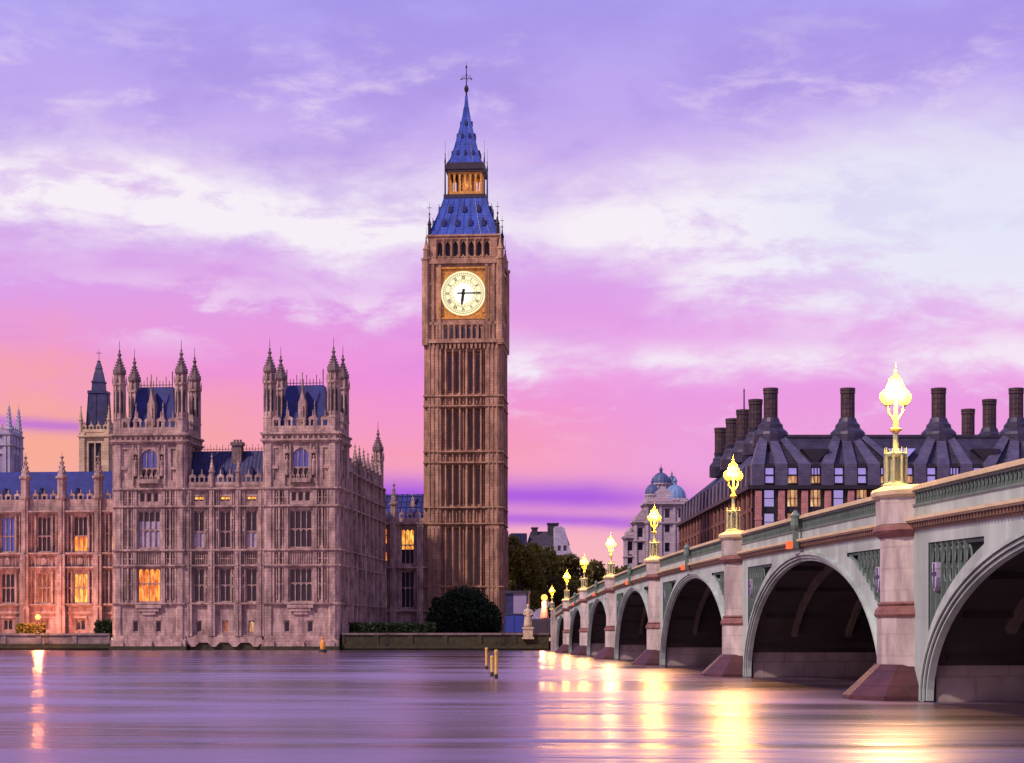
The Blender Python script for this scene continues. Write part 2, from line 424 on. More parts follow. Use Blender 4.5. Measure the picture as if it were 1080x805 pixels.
class MB:
    def __init__(s, off=(0, 0, 0)):
        s.v, s.f, s.off = [], [], off

    def add(s, vs, fs):
        b = len(s.v)
        s.v += vs
        s.f += [tuple(i + b for i in f) for f in fs]
        return s

    def box(s, x0, x1, y0, y1, z0, z1):
        return s.add([(x0, y0, z0), (x1, y0, z0), (x1, y1, z0), (x0, y1, z0), (x0, y0, z1), (x1, y0, z1), (x1, y1, z1), (x0, y1, z1)],
                     [(0, 3, 2, 1), (4, 5, 6, 7), (0, 1, 5, 4), (1, 2, 6, 5), (2, 3, 7, 6), (3, 0, 4, 7)])

    def fbox(s, f, u0, u1, w0, w1, z0, z1):
        q = [f.p(u0, w1, z0), f.p(u1, w1, z0), f.p(u1, w0, z0), f.p(u0, w0, z0), f.p(u0, w1, z1), f.p(u1, w1, z1), f.p(u1, w0, z1), f.p(u0, w0, z1)]
        return s.add(q, [(0, 3, 2, 1), (4, 5, 6, 7), (0, 1, 5, 4), (1, 2, 6, 5), (2, 3, 7, 6), (3, 0, 4, 7)])

    def fpoly(s, f, pts, w0, w1):
        n = len(pts)
        q = [f.p(u, w1, z) for u, z in pts] + [f.p(u, w0, z) for u, z in pts]
        return s.add(q, [tuple(range(n)), tuple(range(2 * n - 1, n - 1, -1))] + [(i, i + n, (i + 1) % n + n, (i + 1) % n) for i in range(n)])

    def rings(s, rs, cap=True, closed=True):
        n = len(rs[0])
        fs = []
        for k in range(len(rs) - 1):
            for i in range(n if closed else n - 1):
                j = (i + 1) % n
                fs.append((k * n + i, k * n + j, (k + 1) * n + j, (k + 1) * n + i))
        if cap:
            fs.append(tuple(range(n - 1, -1, -1)))
            fs.append(tuple(range((len(rs) - 1) * n, len(rs) * n)))
        return s.add([p for r in rs for p in r], fs)

    def lathe(s, cx, cy, prof, n=8, rot=None, sx=1.0, sy=1.0):
        rot = PI / n if rot is None else rot
        return s.rings([[(cx + sx * r * math.cos(rot + 2 * PI * i / n), cy + sy * r * math.sin(rot + 2 * PI * i / n), z) for i in range(n)] for r, z in prof])

    def bar(s, p, q, r, n=6, r2=None):
        p, q = Vector(p), Vector(q)
        d = (q - p).normalized()
        a = d.cross(Vector((0, 0, 1)))
        if a.length < 1e-4:
            a = Vector((1, 0, 0))
        a.normalize()
        b = d.cross(a)
        r2 = r if r2 is None else r2
        return s.rings([[tuple(c + a * rr * math.cos(2 * PI * i / n) + b * rr * math.sin(2 * PI * i / n)) for i in range(n)] for c, rr in ((p, r), (q, r2))])

    def ball(s, c, r, n=10, m=6):
        return s.rings([[(c[0] + r * math.sin(PI * k / m) * math.cos(2 * PI * i / n), c[1] + r * math.sin(PI * k / m) * math.sin(2 * PI * i / n),
                          c[2] - r * math.cos(PI * k / m)) for i in range(n)] for k in [0.12] + list(range(1, m)) + [m - 0.12]])

    def wall(s, f, u0, u1, z0, z1, holes=(), depth=0.4, w=0.0):
        """a wall face with real openings and their reveals; holes are (u0,u1,z0,z1)"""
        us = sorted({u0, u1, *[x for h in holes for x in h[:2]]})
        zs = sorted({z0, z1, *[x for h in holes for x in h[2:4]]})
        us = [x for x in us if u0 <= x <= u1]
        zs = [x for x in zs if z0 <= x <= z1]
        for a, b in zip(us, us[1:]):
            run = None
            for c, d in zip(zs, zs[1:]):
                um, zm = (a + b) / 2, (c + d) / 2
                if not any(h[0] < um < h[1] and h[2] < zm < h[3] for h in holes):
                    s.add([f.p(a, w, c), f.p(b, w, c), f.p(b, w, d), f.p(a, w, d)], [(0, 1, 2, 3)])
        for h in holes:
            a, b, c, d = h[:4]
            depth_ = h[4] if len(h) > 4 else depth
            q = [f.p(a, w, c), f.p(b, w, c), f.p(b, w, d), f.p(a, w, d)]
            r = [f.p(a, w - depth_, c), f.p(b, w - depth_, c), f.p(b, w - depth_, d), f.p(a, w - depth_, d)]
            s.add(q + r, [(0, 4, 5, 1), (1, 5, 6, 2), (2, 6, 7, 3), (3, 7, 4, 0)] + ([(4, 5, 6, 7)] if len(h) > 4 else []))
        return s

    def mesh(s, name):
        m = bpy.data.meshes.new(name)
        o = s.off
        m.from_pydata([(a - o[0], b - o[1], c - o[2]) for a, b, c in s.v], [], s.f)
        m.update()
        return m

    def build(s, name, mat, parent=None, smooth=False):
        m = s.mesh(name)
        m.materials.append(M[mat])
        if smooth:
            for p in m.polygons:
                p.use_smooth = True
        o = bpy.data.objects.new(name, m)
        COL.objects.link(o)
        if parent:
            o.parent = parent
        return o


def thing(name, label, cat, loc=(0, 0, 0), rz=0.0, group=None):
    o = bpy.data.objects.new(name, None)
    o.empty_display_size = 0.5
    COL.objects.link(o)
    o.location = loc
    o.rotation_euler = (0, 0, rz)
    tag(o, label, cat, group)
    return o


def tag(o, label=None, cat=None, group=None, kind=None):
    if label: o['label'] = label
    if cat: o['category'] = cat
    if group: o['group'] = group
    if kind: o['kind'] = kind
    return o


def copy_tree(o, parent=None):
    c = o.copy()
    COL.objects.link(c)
    if parent:
        c.parent = parent
    for ch in [x for x in bpy.data.objects if x.parent == o]:
        copy_tree(ch, c)
    return c


_cache = {}


def window(f, u, z, w, h, parent, mull=1, trans=(0.5,), panes='glass', depth=0.4, fm='stone', name='window', head=True, bar=0.11):
    """one window: stone or metal bars in the opening, panes behind; u is the middle, z the sill"""
    key = ('frame', w, h, mull, trans, fm, head, bar)
    if key not in _cache:
        b = MB()
        g = F(0, 0, 0)
        b.fbox(g, -w / 2, -w / 2 + bar, -0.14, 0, 0, h)
        b.fbox(g, w / 2 - bar, w / 2, -0.14, 0, 0, h)
        b.fbox(g, -w / 2 + bar, w / 2 - bar, -0.14, 0, h - bar, h)
        b.fbox(g, -w / 2 + bar, w / 2 - bar, -0.14, 0, 0, bar)
        for k in range(mull):
            x = -w / 2 + w * (k + 1) / (mull + 1)
            b.fbox(g, x - bar / 2, x + bar / 2, -0.13, 0.01, bar, h - bar)
        for tr in trans:
            b.fbox(g, -w / 2 + bar, w / 2 - bar, -0.12, -0.01, h * tr - bar / 2, h * tr + bar / 2)
        if head:                                                  # cusped heads of the lights
            lw = w / (mull + 1)
            for k in range(mull + 1):
                x0 = -w / 2 + lw * k
                for top in [h - bar] + [h * tr - bar / 2 for tr in trans]:
                    b.fpoly(g, [(x0, top), (x0, top - lw * 0.55), (x0 + lw * 0.2, top - lw * 0.2), (x0 + lw * 0.5, top)], -0.11, -0.03)
                    b.fpoly(g, [(x0 + lw, top), (x0 + lw * 0.5, top), (x0 + lw * 0.8, top - lw * 0.2), (x0 + lw, top - lw * 0.55)], -0.11, -0.03)
        me = b.mesh(name)
        me.materials.append(M[fm])
        _cache[key] = me
    o = bpy.data.objects.new(name, _cache[key])
    COL.objects.link(o)
    o.parent = parent
    o.location = f.p(u, -depth * 0.45, z)
    o.rotation_euler = (0, 0, f.ang)
    if isinstance(panes, str):
        panes = ((0, 1, panes),)
    for z0, z1, pm in panes:
        k2 = ('pane', w, h, z0, z1, pm)
        if k2 not in _cache:
            b = MB()
            b.box(-w / 2, w / 2, depth * 0.5, depth * 0.5 + 0.05, h * z0 + (0.01 if z0 else 0), h * z1)
            me = b.mesh('pane')
            me.materials.append(M[pm])
            _cache[k2] = me
        p = bpy.data.objects.new('pane', _cache[k2])
        COL.objects.link(p)
        p.parent = o
    return o


def course(b, f, u0, u1, z, h=0.32, p=0.3):
    b.fbox(f, u0, u1, -0.05, p, z, z + h * 0.55)
    b.fbox(f, u0, u1, -0.05, p * 0.55, z - h * 0.45, z - 0.004)


def ribs(b, f, us, z0, z1, w=0.16, p=0.13):
    for u in us:
        b.fbox(f, u - w / 2, u + w / 2, -0.03, p, z0, z1)


def battlement(b, f, u0, u1, z, h=2.0, step=1.25, w=0.3):
    """pierced parapet: rail, little gabled merlons with spikes"""
    b.fbox(f, u0, u1, -w, 0.1, z, z + h * 0.30)
    n = max(1, round((u1 - u0) / step))
    st = (u1 - u0) / n
    for k in range(n):
        c = u0 + st * (k + 0.5)
        b.fbox(f, c - st * 0.33, c - st * 0.18, -w, 0.08, z + h * 0.30, z + h * 0.55)
        b.fbox(f, c + st * 0.18, c + st * 0.33, -w, 0.08, z + h * 0.30, z + h * 0.55)
        b.fpoly(f, [(c - st * 0.42, z + h * 0.55), (c + st * 0.42, z + h * 0.55), (c + st * 0.30, z + h * 0.68), (c + 0.09, z + h * 0.74), (c + 0.05, z + h), (c - 0.05, z + h), (c - 0.09, z + h * 0.74), (c - st * 0.30, z + h * 0.68)], -w, 0.08)


def crockets(b, cx, cy, r0, z0, r1, z1, k=4, n=8, s=0.12):
    for j in range(k):
        t = (j + 0.5) / k
        r, z = r0 + (r1 - r0) * t, z0 + (z1 - z0) * t
        for i in range(n):
            a = PI / n + 2 * PI * i / n
            x, y = cx + r * math.cos(a), cy + r * math.sin(a)
            b.box(x - s / 2, x + s / 2, y - s / 2, y + s / 2, z, z + s * 1.4)


def pinnacle(parent, f, u, w, z0, z1, r=0.45, mat='stone', name='pinnacle'):
    b = MB()
    x, y, _ = f.p(u, w, 0)
    h = z1 - z0
    b.lathe(x, y, [(r * 1.15, z0), (r * 1.15, z0 + h * 0.06), (r, z0 + h * 0.07), (r, z0 + h * 0.42), (r * 1.35, z0 + h * 0.44), (r * 1.35, z0 + h * 0.48), (r * 0.95, z0 + h * 0.50),
                   (r * 0.75, z0 + h * 0.60), (r * 0.35, z0 + h * 0.74), (r * 0.18, z0 + h * 0.86), (r * 0.45, z0 + h * 0.88), (r * 0.45, z0 + h * 0.90), (0.05, z0 + h * 0.92), (0.03, z1)], 8)
    crockets(b, x, y, r * 0.9, z0 + h * 0.52, r * 0.3, z0 + h * 0.8, 3, 4, r * 0.3)
    return b.build(name, mat, parent)


def turret(parent, x, y, zb, zp=31.5, name='turret'):
    """octagonal corner turret with an open lantern stage, ogee cap and finial"""
    b = MB()
    b.lathe(x, y, [(1.0, zb), (1.0, zp - 0.6), (1.16, zp - 0.4), (1.16, zp), (0.92, zp + 0.1), (0.92, zp + 1.9), (1.0, zp + 2.0), (1.0, zp + 2.25), (0.80, zp + 2.3), (0.80, zp + 6.9), (1.02, zp + 7.05), (1.02, zp + 7.3),
                   (0.66, zp + 7.4), (0.66, zp + 8.6)], 8)
    for i in range(8):                                           # edge shafts make the faces read as sunk panels
        a = PI / 8 + 2 * PI * i / 8
        b.bar((x + 0.82 * math.cos(a), y + 0.82 * math.sin(a), zp + 2.2), (x + 0.82 * math.cos(a), y + 0.82 * math.sin(a), zp + 7.1), 0.12, 5)
        b.bar((x + 0.7 * math.cos(a), y + 0.7 * math.sin(a), zp + 7.3), (x + 0.7 * math.cos(a), y + 0.7 * math.sin(a), zp + 8.7), 0.10, 5)
        b.lathe(x + 1.0 * math.cos(a), y + 1.0 * math.sin(a), [(0.1, zp + 7.2), (0.09, zp + 7.8), (0.02, zp + 8.5)], 4)
    o = b.build(name, 'stone', parent)
    s = MB()
    for i in range(8):                                           # lancet slits
        a = 2 * PI * i / 8
        fr = F(x + 0.735 * math.cos(a), y + 0.735 * math.sin(a), a + PI / 2)
        s.fpoly(fr, [(-0.12, zp + 3.0), (0.12, zp + 3.0), (0.12, zp + 5.9), (0, zp + 6.4), (-0.12, zp + 5.9)], -0.02, 0.03)
    s.build('lancet', 'black', o)
    c = MB()
    c.lathe(x, y, [(0.9, zp + 8.62), (0.98, zp + 8.85), (0.92, zp + 9.2), (0.72, zp + 9.6), (0.46, zp + 10.1), (0.27, zp + 10.7), (0.17, zp + 11.3), (0.30, zp + 11.45), (0.30, zp + 11.6), (0.10, zp + 11.8), (0.16, zp + 12.05), (0.05, zp + 12.3), (0.03, zp + 13.6)], 8)
    crockets(c, x, y, 0.95, zp + 9.0, 0.25, zp + 10.9, 5, 8, 0.13)
    c.build('spirelet', 'stone_dark', o)
    return o


# ================================================================== SETTING
def sheet(name, pts, z, mat):
    b = MB()
    b.add([(x, y, z) for x, y in pts], [tuple(range(len(pts)))])
    return tag(b.build(name, mat), kind='structure')


sheet('river', [(-3000, -400), (3000, -400), (3000, 1200), (-3000, 1200)], 0.0, 'water')
PA = R(-6)                                                        # the palace and tower stand 6 degrees off the bridge axis
CX, CY = -18.0, 290.0
ground = sheet('ground', [(-3000, 604), (-18, 291.2), (14, 287.9), (60, 287.5), (3000, 287.5), (3000, 6000), (-3000, 6000)], 2.3, 'ground')
road = sheet('road', [(14, 291.5), (37.4, 291.5), (37.4, 640), (14, 640)], 2.304, 'asphalt')

# ================================================================== CLOCK TOWER
def clock_tower():
    t = thing('clock_tower', 'tall honey brown gothic clock tower with lit dial and blue iron spire', 'clock tower', (0.62, 342.2, 0), R(-5))
    a = 6.0
    b = MB()
    trims = {}
    slits = []
    for k in range(4):
        ang = k * PI / 2
        f = F(math.sin(ang) * a, -math.cos(ang) * a, ang)
        holes = []
        for z0, z1 in ((5.0, 9.5), (11.0, 19.6), (24.4, 30.0), (33.6, 39.4), (43.0, 49.0)):
            for u in (-2.35, -1.15, 1.15, 2.35):
                slits.append((f, (u - 0.24, u + 0.24, z0, z1)))
                holes.append((u - 0.46, u + 0.46, z0 - 0.4, z1 + 0.5, 0.55))
            for u in (-3.38, 0.0, 3.38):
                holes.append((u - 0.28, u + 0.28, z0 - 0.4, z1 + 0.5, 0.3))
        b.wall(f, -a, a, 2.3, 51.0, holes, 0.45)
        for s in (-1, 1):                                         # clasping corner buttresses
            for zz0, zz1, pr in ((2.3, 20.4, 0.62), (20.4, 42.0, 0.52), (42.0, 50.6, 0.45)):
                u0, u1 = sorted((s * (a - 2.1), s * (a + 0.0)))
                b.fbox(f, u0, u1, -0.05, pr, zz0, zz1)
                for q in (0.35, 1.05, 1.75):
                    uu = s * (a - q)
                    b.fbox(f, uu - 0.10, uu + 0.10, pr - 0.02, pr + 0.14, zz0 + 0.3, zz1 - 0.3)
        ribs(b, f, [-3.8, -2.95, -1.75, -0.58, 0.58, 1.75, 2.95, 3.8], 3.0, 50.0, 0.24, 0.46)
        ribs(b, f, [-3.38, 0.0, 3.38], 3.0, 50.0, 0.12, 0.16)
        for z in (4.2, 10.2, 20.7, 23.4, 30.9, 32.7, 40.3, 42.0):
            course(trims.setdefault(z, MB()), f, -a - 0.45, a + 0.45, z, 0.42, 0.72)
        for z0, z1 in ((21.2, 23.0), (31.3, 32.4), (40.8, 41.7)):  # quatrefoil friezes between the strings
            n = 15
            for i in range(n):
                u = -4.2 + 8.4 * (i + 0.5) / n
                b.fbox(f, u - 0.09, u + 0.09, -0.02, 0.22, z0, z1)
        # corbel table under the clock stage
        for i in range(17):
            u = -a + 2 * a * (i + 0.5) / 17
            b.fpoly(f, [(u - 0.24, 50.9), (u - 0.12, 49.9), (u + 0.12, 49.9), (u + 0.24, 50.9)], -0.05, 0.62)
    b.box(-a + 0.6, a - 0.6, -a + 0.6, a - 0.6, 2.3, 50.9)
    wall = b.build('shaft', 'tower_stone', t)
    for z in sorted(trims):
        trims[z].build('string_course', 'tower_stone', t)
    for f, h in slits:
        sm = MB()
        sm.fbox(f, h[0], h[1], -0.60, -0.50, h[2], h[3])
        sm.build('slit_window', 'glass', wall)
    # --- clock stage, corbelled out
    A2 = 6.4
    c = MB()
    gl = MB()
    for k in range(4):
        ang = k * PI / 2
        f = F(math.sin(ang) * A2, -math.cos(ang) * A2, ang)
        c.wall(f, -A2, A2, 51.0, 64.4, [(-4.35, 4.35, 54.9, 63.6)], 0.5)
        c.fbox(f, -A2 - 0.35, A2 + 0.35, -0.3, 0.40, 50.9, 51.5)
        c.fbox(f, -A2 - 0.2, A2 + 0.2, -0.3, 0.24, 53.9, 54.4)
        c.fbox(f, -A2 - 0.3, A2 + 0.3, -0.3, 0.34, 64.1, 64.7)
        for i in range(10):                                       # arcade band below the dial
            u = -4.4 + 8.8 * i / 9
            c.fbox(f, u - 0.16, u + 0.16, -0.02, 0.24, 51.5, 53.9)
        for s in (-1, 1):
            for q in (0.0, 1.15, 2.3):
                uu = s * (A2 - 0.2 - q)
                c.fbox(f, uu - 0.22, uu + 0.22, -0.03, 0.24, 51.5, 64.1)
            for z in (57.0, 60.6):
                u0, u1 = sorted((s * 4.75, s * 6.25))
                c.fbox(f, u0, u1, -0.03, 0.16, z, z + 0.35)
        battlement(c, f, -A2, A2, 64.7, 0.95, 1.0, 0.2)
        for i in range(9):
            u = -4.0 + 8.0 * (i + 0.5) / 9
            gl.fpoly(f, [(u - 0.30, 51.7), (u + 0.30, 51.7), (u + 0.30, 53.2), (u, 53.7), (u - 0.30, 53.2)], -0.02, 0.03)
    c.box(-A2 + 0.7, A2 - 0.7, -A2 + 0.7, A2 - 0.7, 51.0, 64.3)
    stage = c.build('clock_stage', 'tower_stone', t)
    gl.build('arcade_panel', 'dark_panel', stage)
    for k in range(4):
        ang = k * PI / 2
        f = F(math.sin(ang) * A2, -math.cos(ang) * A2, ang)
        clock_face(t, f, 59.2)
    # corner pinnacles of the clock stage
    for sx in (-1, 1):
        for sy in (-1, 1):
            b = MB()
            x, y = sx * (A2 - 0.2), sy * (A2 - 0.2)
            b.lathe(x, y, [(0.75, 50.6), (0.75, 64.6), (0.9, 64.8), (0.9, 65.1), (0.5, 65.2), (0.5, 66.4), (0.62, 66.5), (0.3, 67.2), (0.1, 68.4), (0.2, 68.5), (0.04, 68.7), (0.03, 70.3)], 8)
            b.build('corner_pinnacle', 'tower_stone', t)
    # --- belfry
    A3 = 5.75
    d = MB()
    lo = MB()
    for k in range(4):
        ang = k * PI / 2
        f = F(math.sin(ang) * A3, -math.cos(ang) * A3, ang)
        hs = []
        for i in range(7):
            u = -4.62 + 9.24 * (i + 0.5) / 7
            hs.append((u - 0.40, u + 0.40, 65.5, 68.0))
        d.wall(f, -A3, A3, 64.4, 69.0, hs, 0.6)
        for i in range(8):
            u = -4.62 + 9.24 * i / 7
            d.bar(f.p(u, 0.12, 65.3), f.p(u, 0.12, 68.3), 0.15, 6)
        for h in hs:
            um = (h[0] + h[1]) / 2
            d.fpoly(f, [(h[0], 68.0), (h[0], 67.3), (um - 0.2, 67.75), (um, 68.0)], -0.3, -0.05)
            d.fpoly(f, [(h[1], 68.0), (um, 68.0), (um + 0.2, 67.75), (h[1], 67.3)], -0.3, -0.05)
            lo.fbox(f, h[0], h[1], -0.75, -0.62, h[2], h[3])
        d.fbox(f, -A3 - 0.15, A3 + 0.15, -0.2, 0.2, 68.3, 68.6)
        d.fbox(f, -A3 - 0.35, A3 + 0.35, -0.2, 0.38, 68.75, 69.05)
        for s in (-1, 1):
            d.fbox(f, s * 5.15 - 0.5, s * 5.15 + 0.5, -0.1, 0.22, 64.8, 68.3)
    bel = d.build('belfry', 'tower_stone', t)
    lo.build('louvre', 'dark_panel', bel)
    # --- lower roof with two rows of lucarnes
    prof = [(5.9, 69.05), (5.7, 69.5), (5.2, 70.6), (4.55, 72.2), (3.95, 73.8), (3.45, 75.4)]
    sq = math.sqrt(2)
    r = MB()
    r.lathe(0, 0, [(p * sq, z) for p, z in prof], 4, PI / 4)
    for k in range(4):                                            # standing ridges
        ang = k * PI / 2
        f = F(0, 0, ang)
        for i in range(9):
            tt = -1 + 2 * i / 8
            for (p0, z0), (p1, z1) in zip(prof, prof[1:]):
                r.bar(f.p(tt * p0, p0 + 0.02, z0), f.p(tt * p1, p1 + 0.02, z1), 0.07, 4)
    roof = r.build('lower_roof', 'iron_tile', t)
    for k in range(4):
        ang = k * PI / 2
        f = F(0, 0, ang)
        for row, (zz, p, us) in enumerate(((70.55, 5.22, (-3.3, -1.1, 1.1, 3.3)), (72.9, 4.28, (-2.4, 0.0, 2.4)))):
            for u in us:
                q = MB()
                q.fpoly(f, [(u - 0.3, zz), (u + 0.3, zz), (u + 0.3, zz + 0.7), (u, zz + 1.3), (u - 0.3, zz + 0.7)], p - 0.9, p + 0.22)
                q.bar(f.p(u, p + 0.15, zz + 1.2), f.p(u, p + 0.15, zz + 1.7), 0.05, 4)
                q.build('lucarne', 'slate_dark', roof)
    # --- lantern
    l = MB()
    l.box(-3.55, 3.55, -3.55, 3.55, 75.35, 75.95)
    l.build('lantern_floor', 'dark_panel', t)
    l = MB()
    l.box(-3.2, 3.2, -3.2, 3.2, 79.6, 80.0)
    l.box(-3.35, 3.35, -3.35, 3.35, 80.0, 80.75)
    l.box(-3.1, 3.1, -3.1, 3.1, 80.75, 81.1)
    l.build('lantern_cornice', 'dark_panel', t)
    l2 = MB()
    for k in range(4):
        f = F(math.sin(k * PI / 2) * 2.85, -math.cos(k * PI / 2) * 2.85, k * PI / 2)
        for i in range(7):
            u = -2.7 + 5.4 * i / 6
            if i < 6 or True:
                l2.fbox(f, u - 0.15, u + 0.15, -0.25, 0.05 + 0.002 * k, 76.0, 79.6)
        for i in range(6):
            u = -2.7 + 5.4 * (i + 0.5) / 6
            l2.fpoly(f, [(u - 0.3, 79.6), (u - 0.3, 79.0), (u, 79.5), (u, 79.6)], -0.2, 0.0)
            l2.fpoly(f, [(u + 0.3, 79.6), (u, 79.6), (u, 79.5), (u + 0.3, 79.0)], -0.2, 0.0)
        l2.fbox(f, -2.85, 2.85, -0.2, 0.08, 76.0, 76.5)
    lan = l2.build('lantern', 'gilt', t)
    core = MB()
    core.lathe(0, 0, [(1.5, 75.9), (1.5, 79.65)], 8)
    core.build('lantern_core', 'stone_dark', lan)
    # --- spire
    sp_ = [(2.95, 81.1), (2.55, 81.7), (2.25, 82.6), (1.85, 83.9), (1.35, 85.8), (0.9, 87.6), (0.62, 88.9), (0.36, 90.6), (0.2, 92.4)]
    s = MB()
    s.lathe(0, 0, [(p * sq, z) for p, z in sp_], 4, PI / 4)
    for k in range(4):
        f = F(0, 0, k * PI / 2)
        for i in range(5):
            tt = -1 + 2 * i / 4
            for (p0, z0), (p1, z1) in zip(sp_[:-2], sp_[1:-1]):
                s.bar(f.p(tt * p0, p0 + 0.01, z0), f.p(tt * p1, p1 + 0.01, z1), 0.055, 4)
    spire = s.build('spire', 'iron_tile', t)
    for k in range(4):
        f = F(0, 0, k * PI / 2)
        for zz, p, us in ((82.5, 2.28, (-1.3, 0, 1.3)), (85.4, 1.45, (-0.6, 0.6)), (87.5, 0.92, (0,))):
            for u in us:
                q = MB()
                q.fpoly(f, [(u - 0.2, zz), (u + 0.2, zz), (u + 0.2, zz + 0.4), (u, zz + 0.85), (u - 0.2, zz + 0.4)], p - 0.5, p + 0.16)
                q.build('lucarne', 'slate_dark', spire)
    fi = MB()
    fi.lathe(0, 0, [(0.3, 88.8), (0.3, 89.0), (0.2, 91.0), (0.14, 93.0), (0.32, 93.2), (0.42, 93.6), (0.3, 93.95), (0.1, 94.2), (0.07, 96.9), (0.16, 97.0), (0.16, 97.2), (0.03, 97.4), (0.02, 97.9)], 8)
    fi.bar((-0.85, 0, 95.2), (0.85, 0, 95.2), 0.06, 5)
    fi.bar((0, -0.85, 95.2), (0, 0.85, 95.2), 0.06, 5)
    for sx in (-1, 1):
        fi.bar((sx * 0.85, 0, 95.1), (sx * 0.55, 0, 95.75), 0.05, 5)
        fi.ball((sx * 0.88, 0, 95.1), 0.13, 6, 4)
        fi.bar((sx * 0.5, 0, 95.2), (0, 0, 96.0), 0.04, 5)
    fi.build('finial', 'black', t)
    for sx in (-1, 1):
        for sy in (-1, 1):                                        # slim masts on lantern corners and on the roof corners
            q = MB()
            q.lathe(sx * 3.3, sy * 3.3, [(0.16, 75.9), (0.12, 80.8), (0.16, 81.2), (0.05, 82.2), (0.1, 82.4), (0.03, 82.6), (0.02, 84.6)], 6)
            q.build('lantern_mast', 'dark_panel', t)
            q = MB()
            x, y = sx * 5.7, sy * 5.7
            q.lathe(x, y, [(0.3, 69.0), (0.3, 70.6), (0.42, 70.7), (0.15, 71.4), (0.06, 72.2), (0.16, 72.3), (0.16, 72.45), (0.04, 72.6), (0.025, 74.2)], 6)
            q.bar((x - 0.35, y, 73.4), (x + 0.35, y, 73.4), 0.045, 4)
            q.build('roof_corner_mast', 'black', t)
    # the floodlights inside belfry and lantern
    for nm, loc, e, rad in (('lantern_light', (0, -2.15, 77.8), 190, 0.5), ('lantern_light', (2.15, 0, 77.8), 190, 0.5)):
        ld = bpy.data.lights.new(nm, 'POINT')
        ld.energy = e
        ld.color = (1.0, 0.5, 0.14)
        ld.shadow_soft_size = rad
        lo_ = bpy.data.objects.new(nm, ld)
        COL.objects.link(lo_)
        lo_.parent = t
        lo_.location = (loc[0], loc[1], 69 + (loc[2] - 69) * 1.055)
    seen = set()
    for o in t.children_recursive:                                # spire proportions: everything above the belfry is a little taller
        if o.type == 'MESH' and o.data.name not in seen:
            seen.add(o.data.name)
            for v in o.data.vertices:
                if v.co.z > 69.0:
                    v.co.z = 69.0 + (v.co.z - 69.0) * 1.055
    return t


NUM = {1: 'I', 2: 'II', 3: 'III', 4: 'IV', 5: 'V', 6: 'VI', 7: 'VII', 8: 'VIII', 9: 'IX', 10: 'X', 11: 'XI', 12: 'XII'}


def disc(b, f, z, r, w0, w1, n=48, r_in=None):
    if r_in is None:
        b.fpoly(f, [(r * math.cos(2 * PI * i / n), z + r * math.sin(2 * PI * i / n)) for i in range(n)], w0, w1)
    else:
        for i in range(n):
            a0, a1 = 2 * PI * i / n, 2 * PI * (i + 1) / n
            b.fpoly(f, [(r_in * math.cos(a0), z + r_in * math.sin(a0)), (r * math.cos(a0), z + r * math.sin(a0)), (r * math.cos(a1), z + r * math.sin(a1)), (r_in * math.cos(a1), z + r_in * math.sin(a1))], w0, w1)


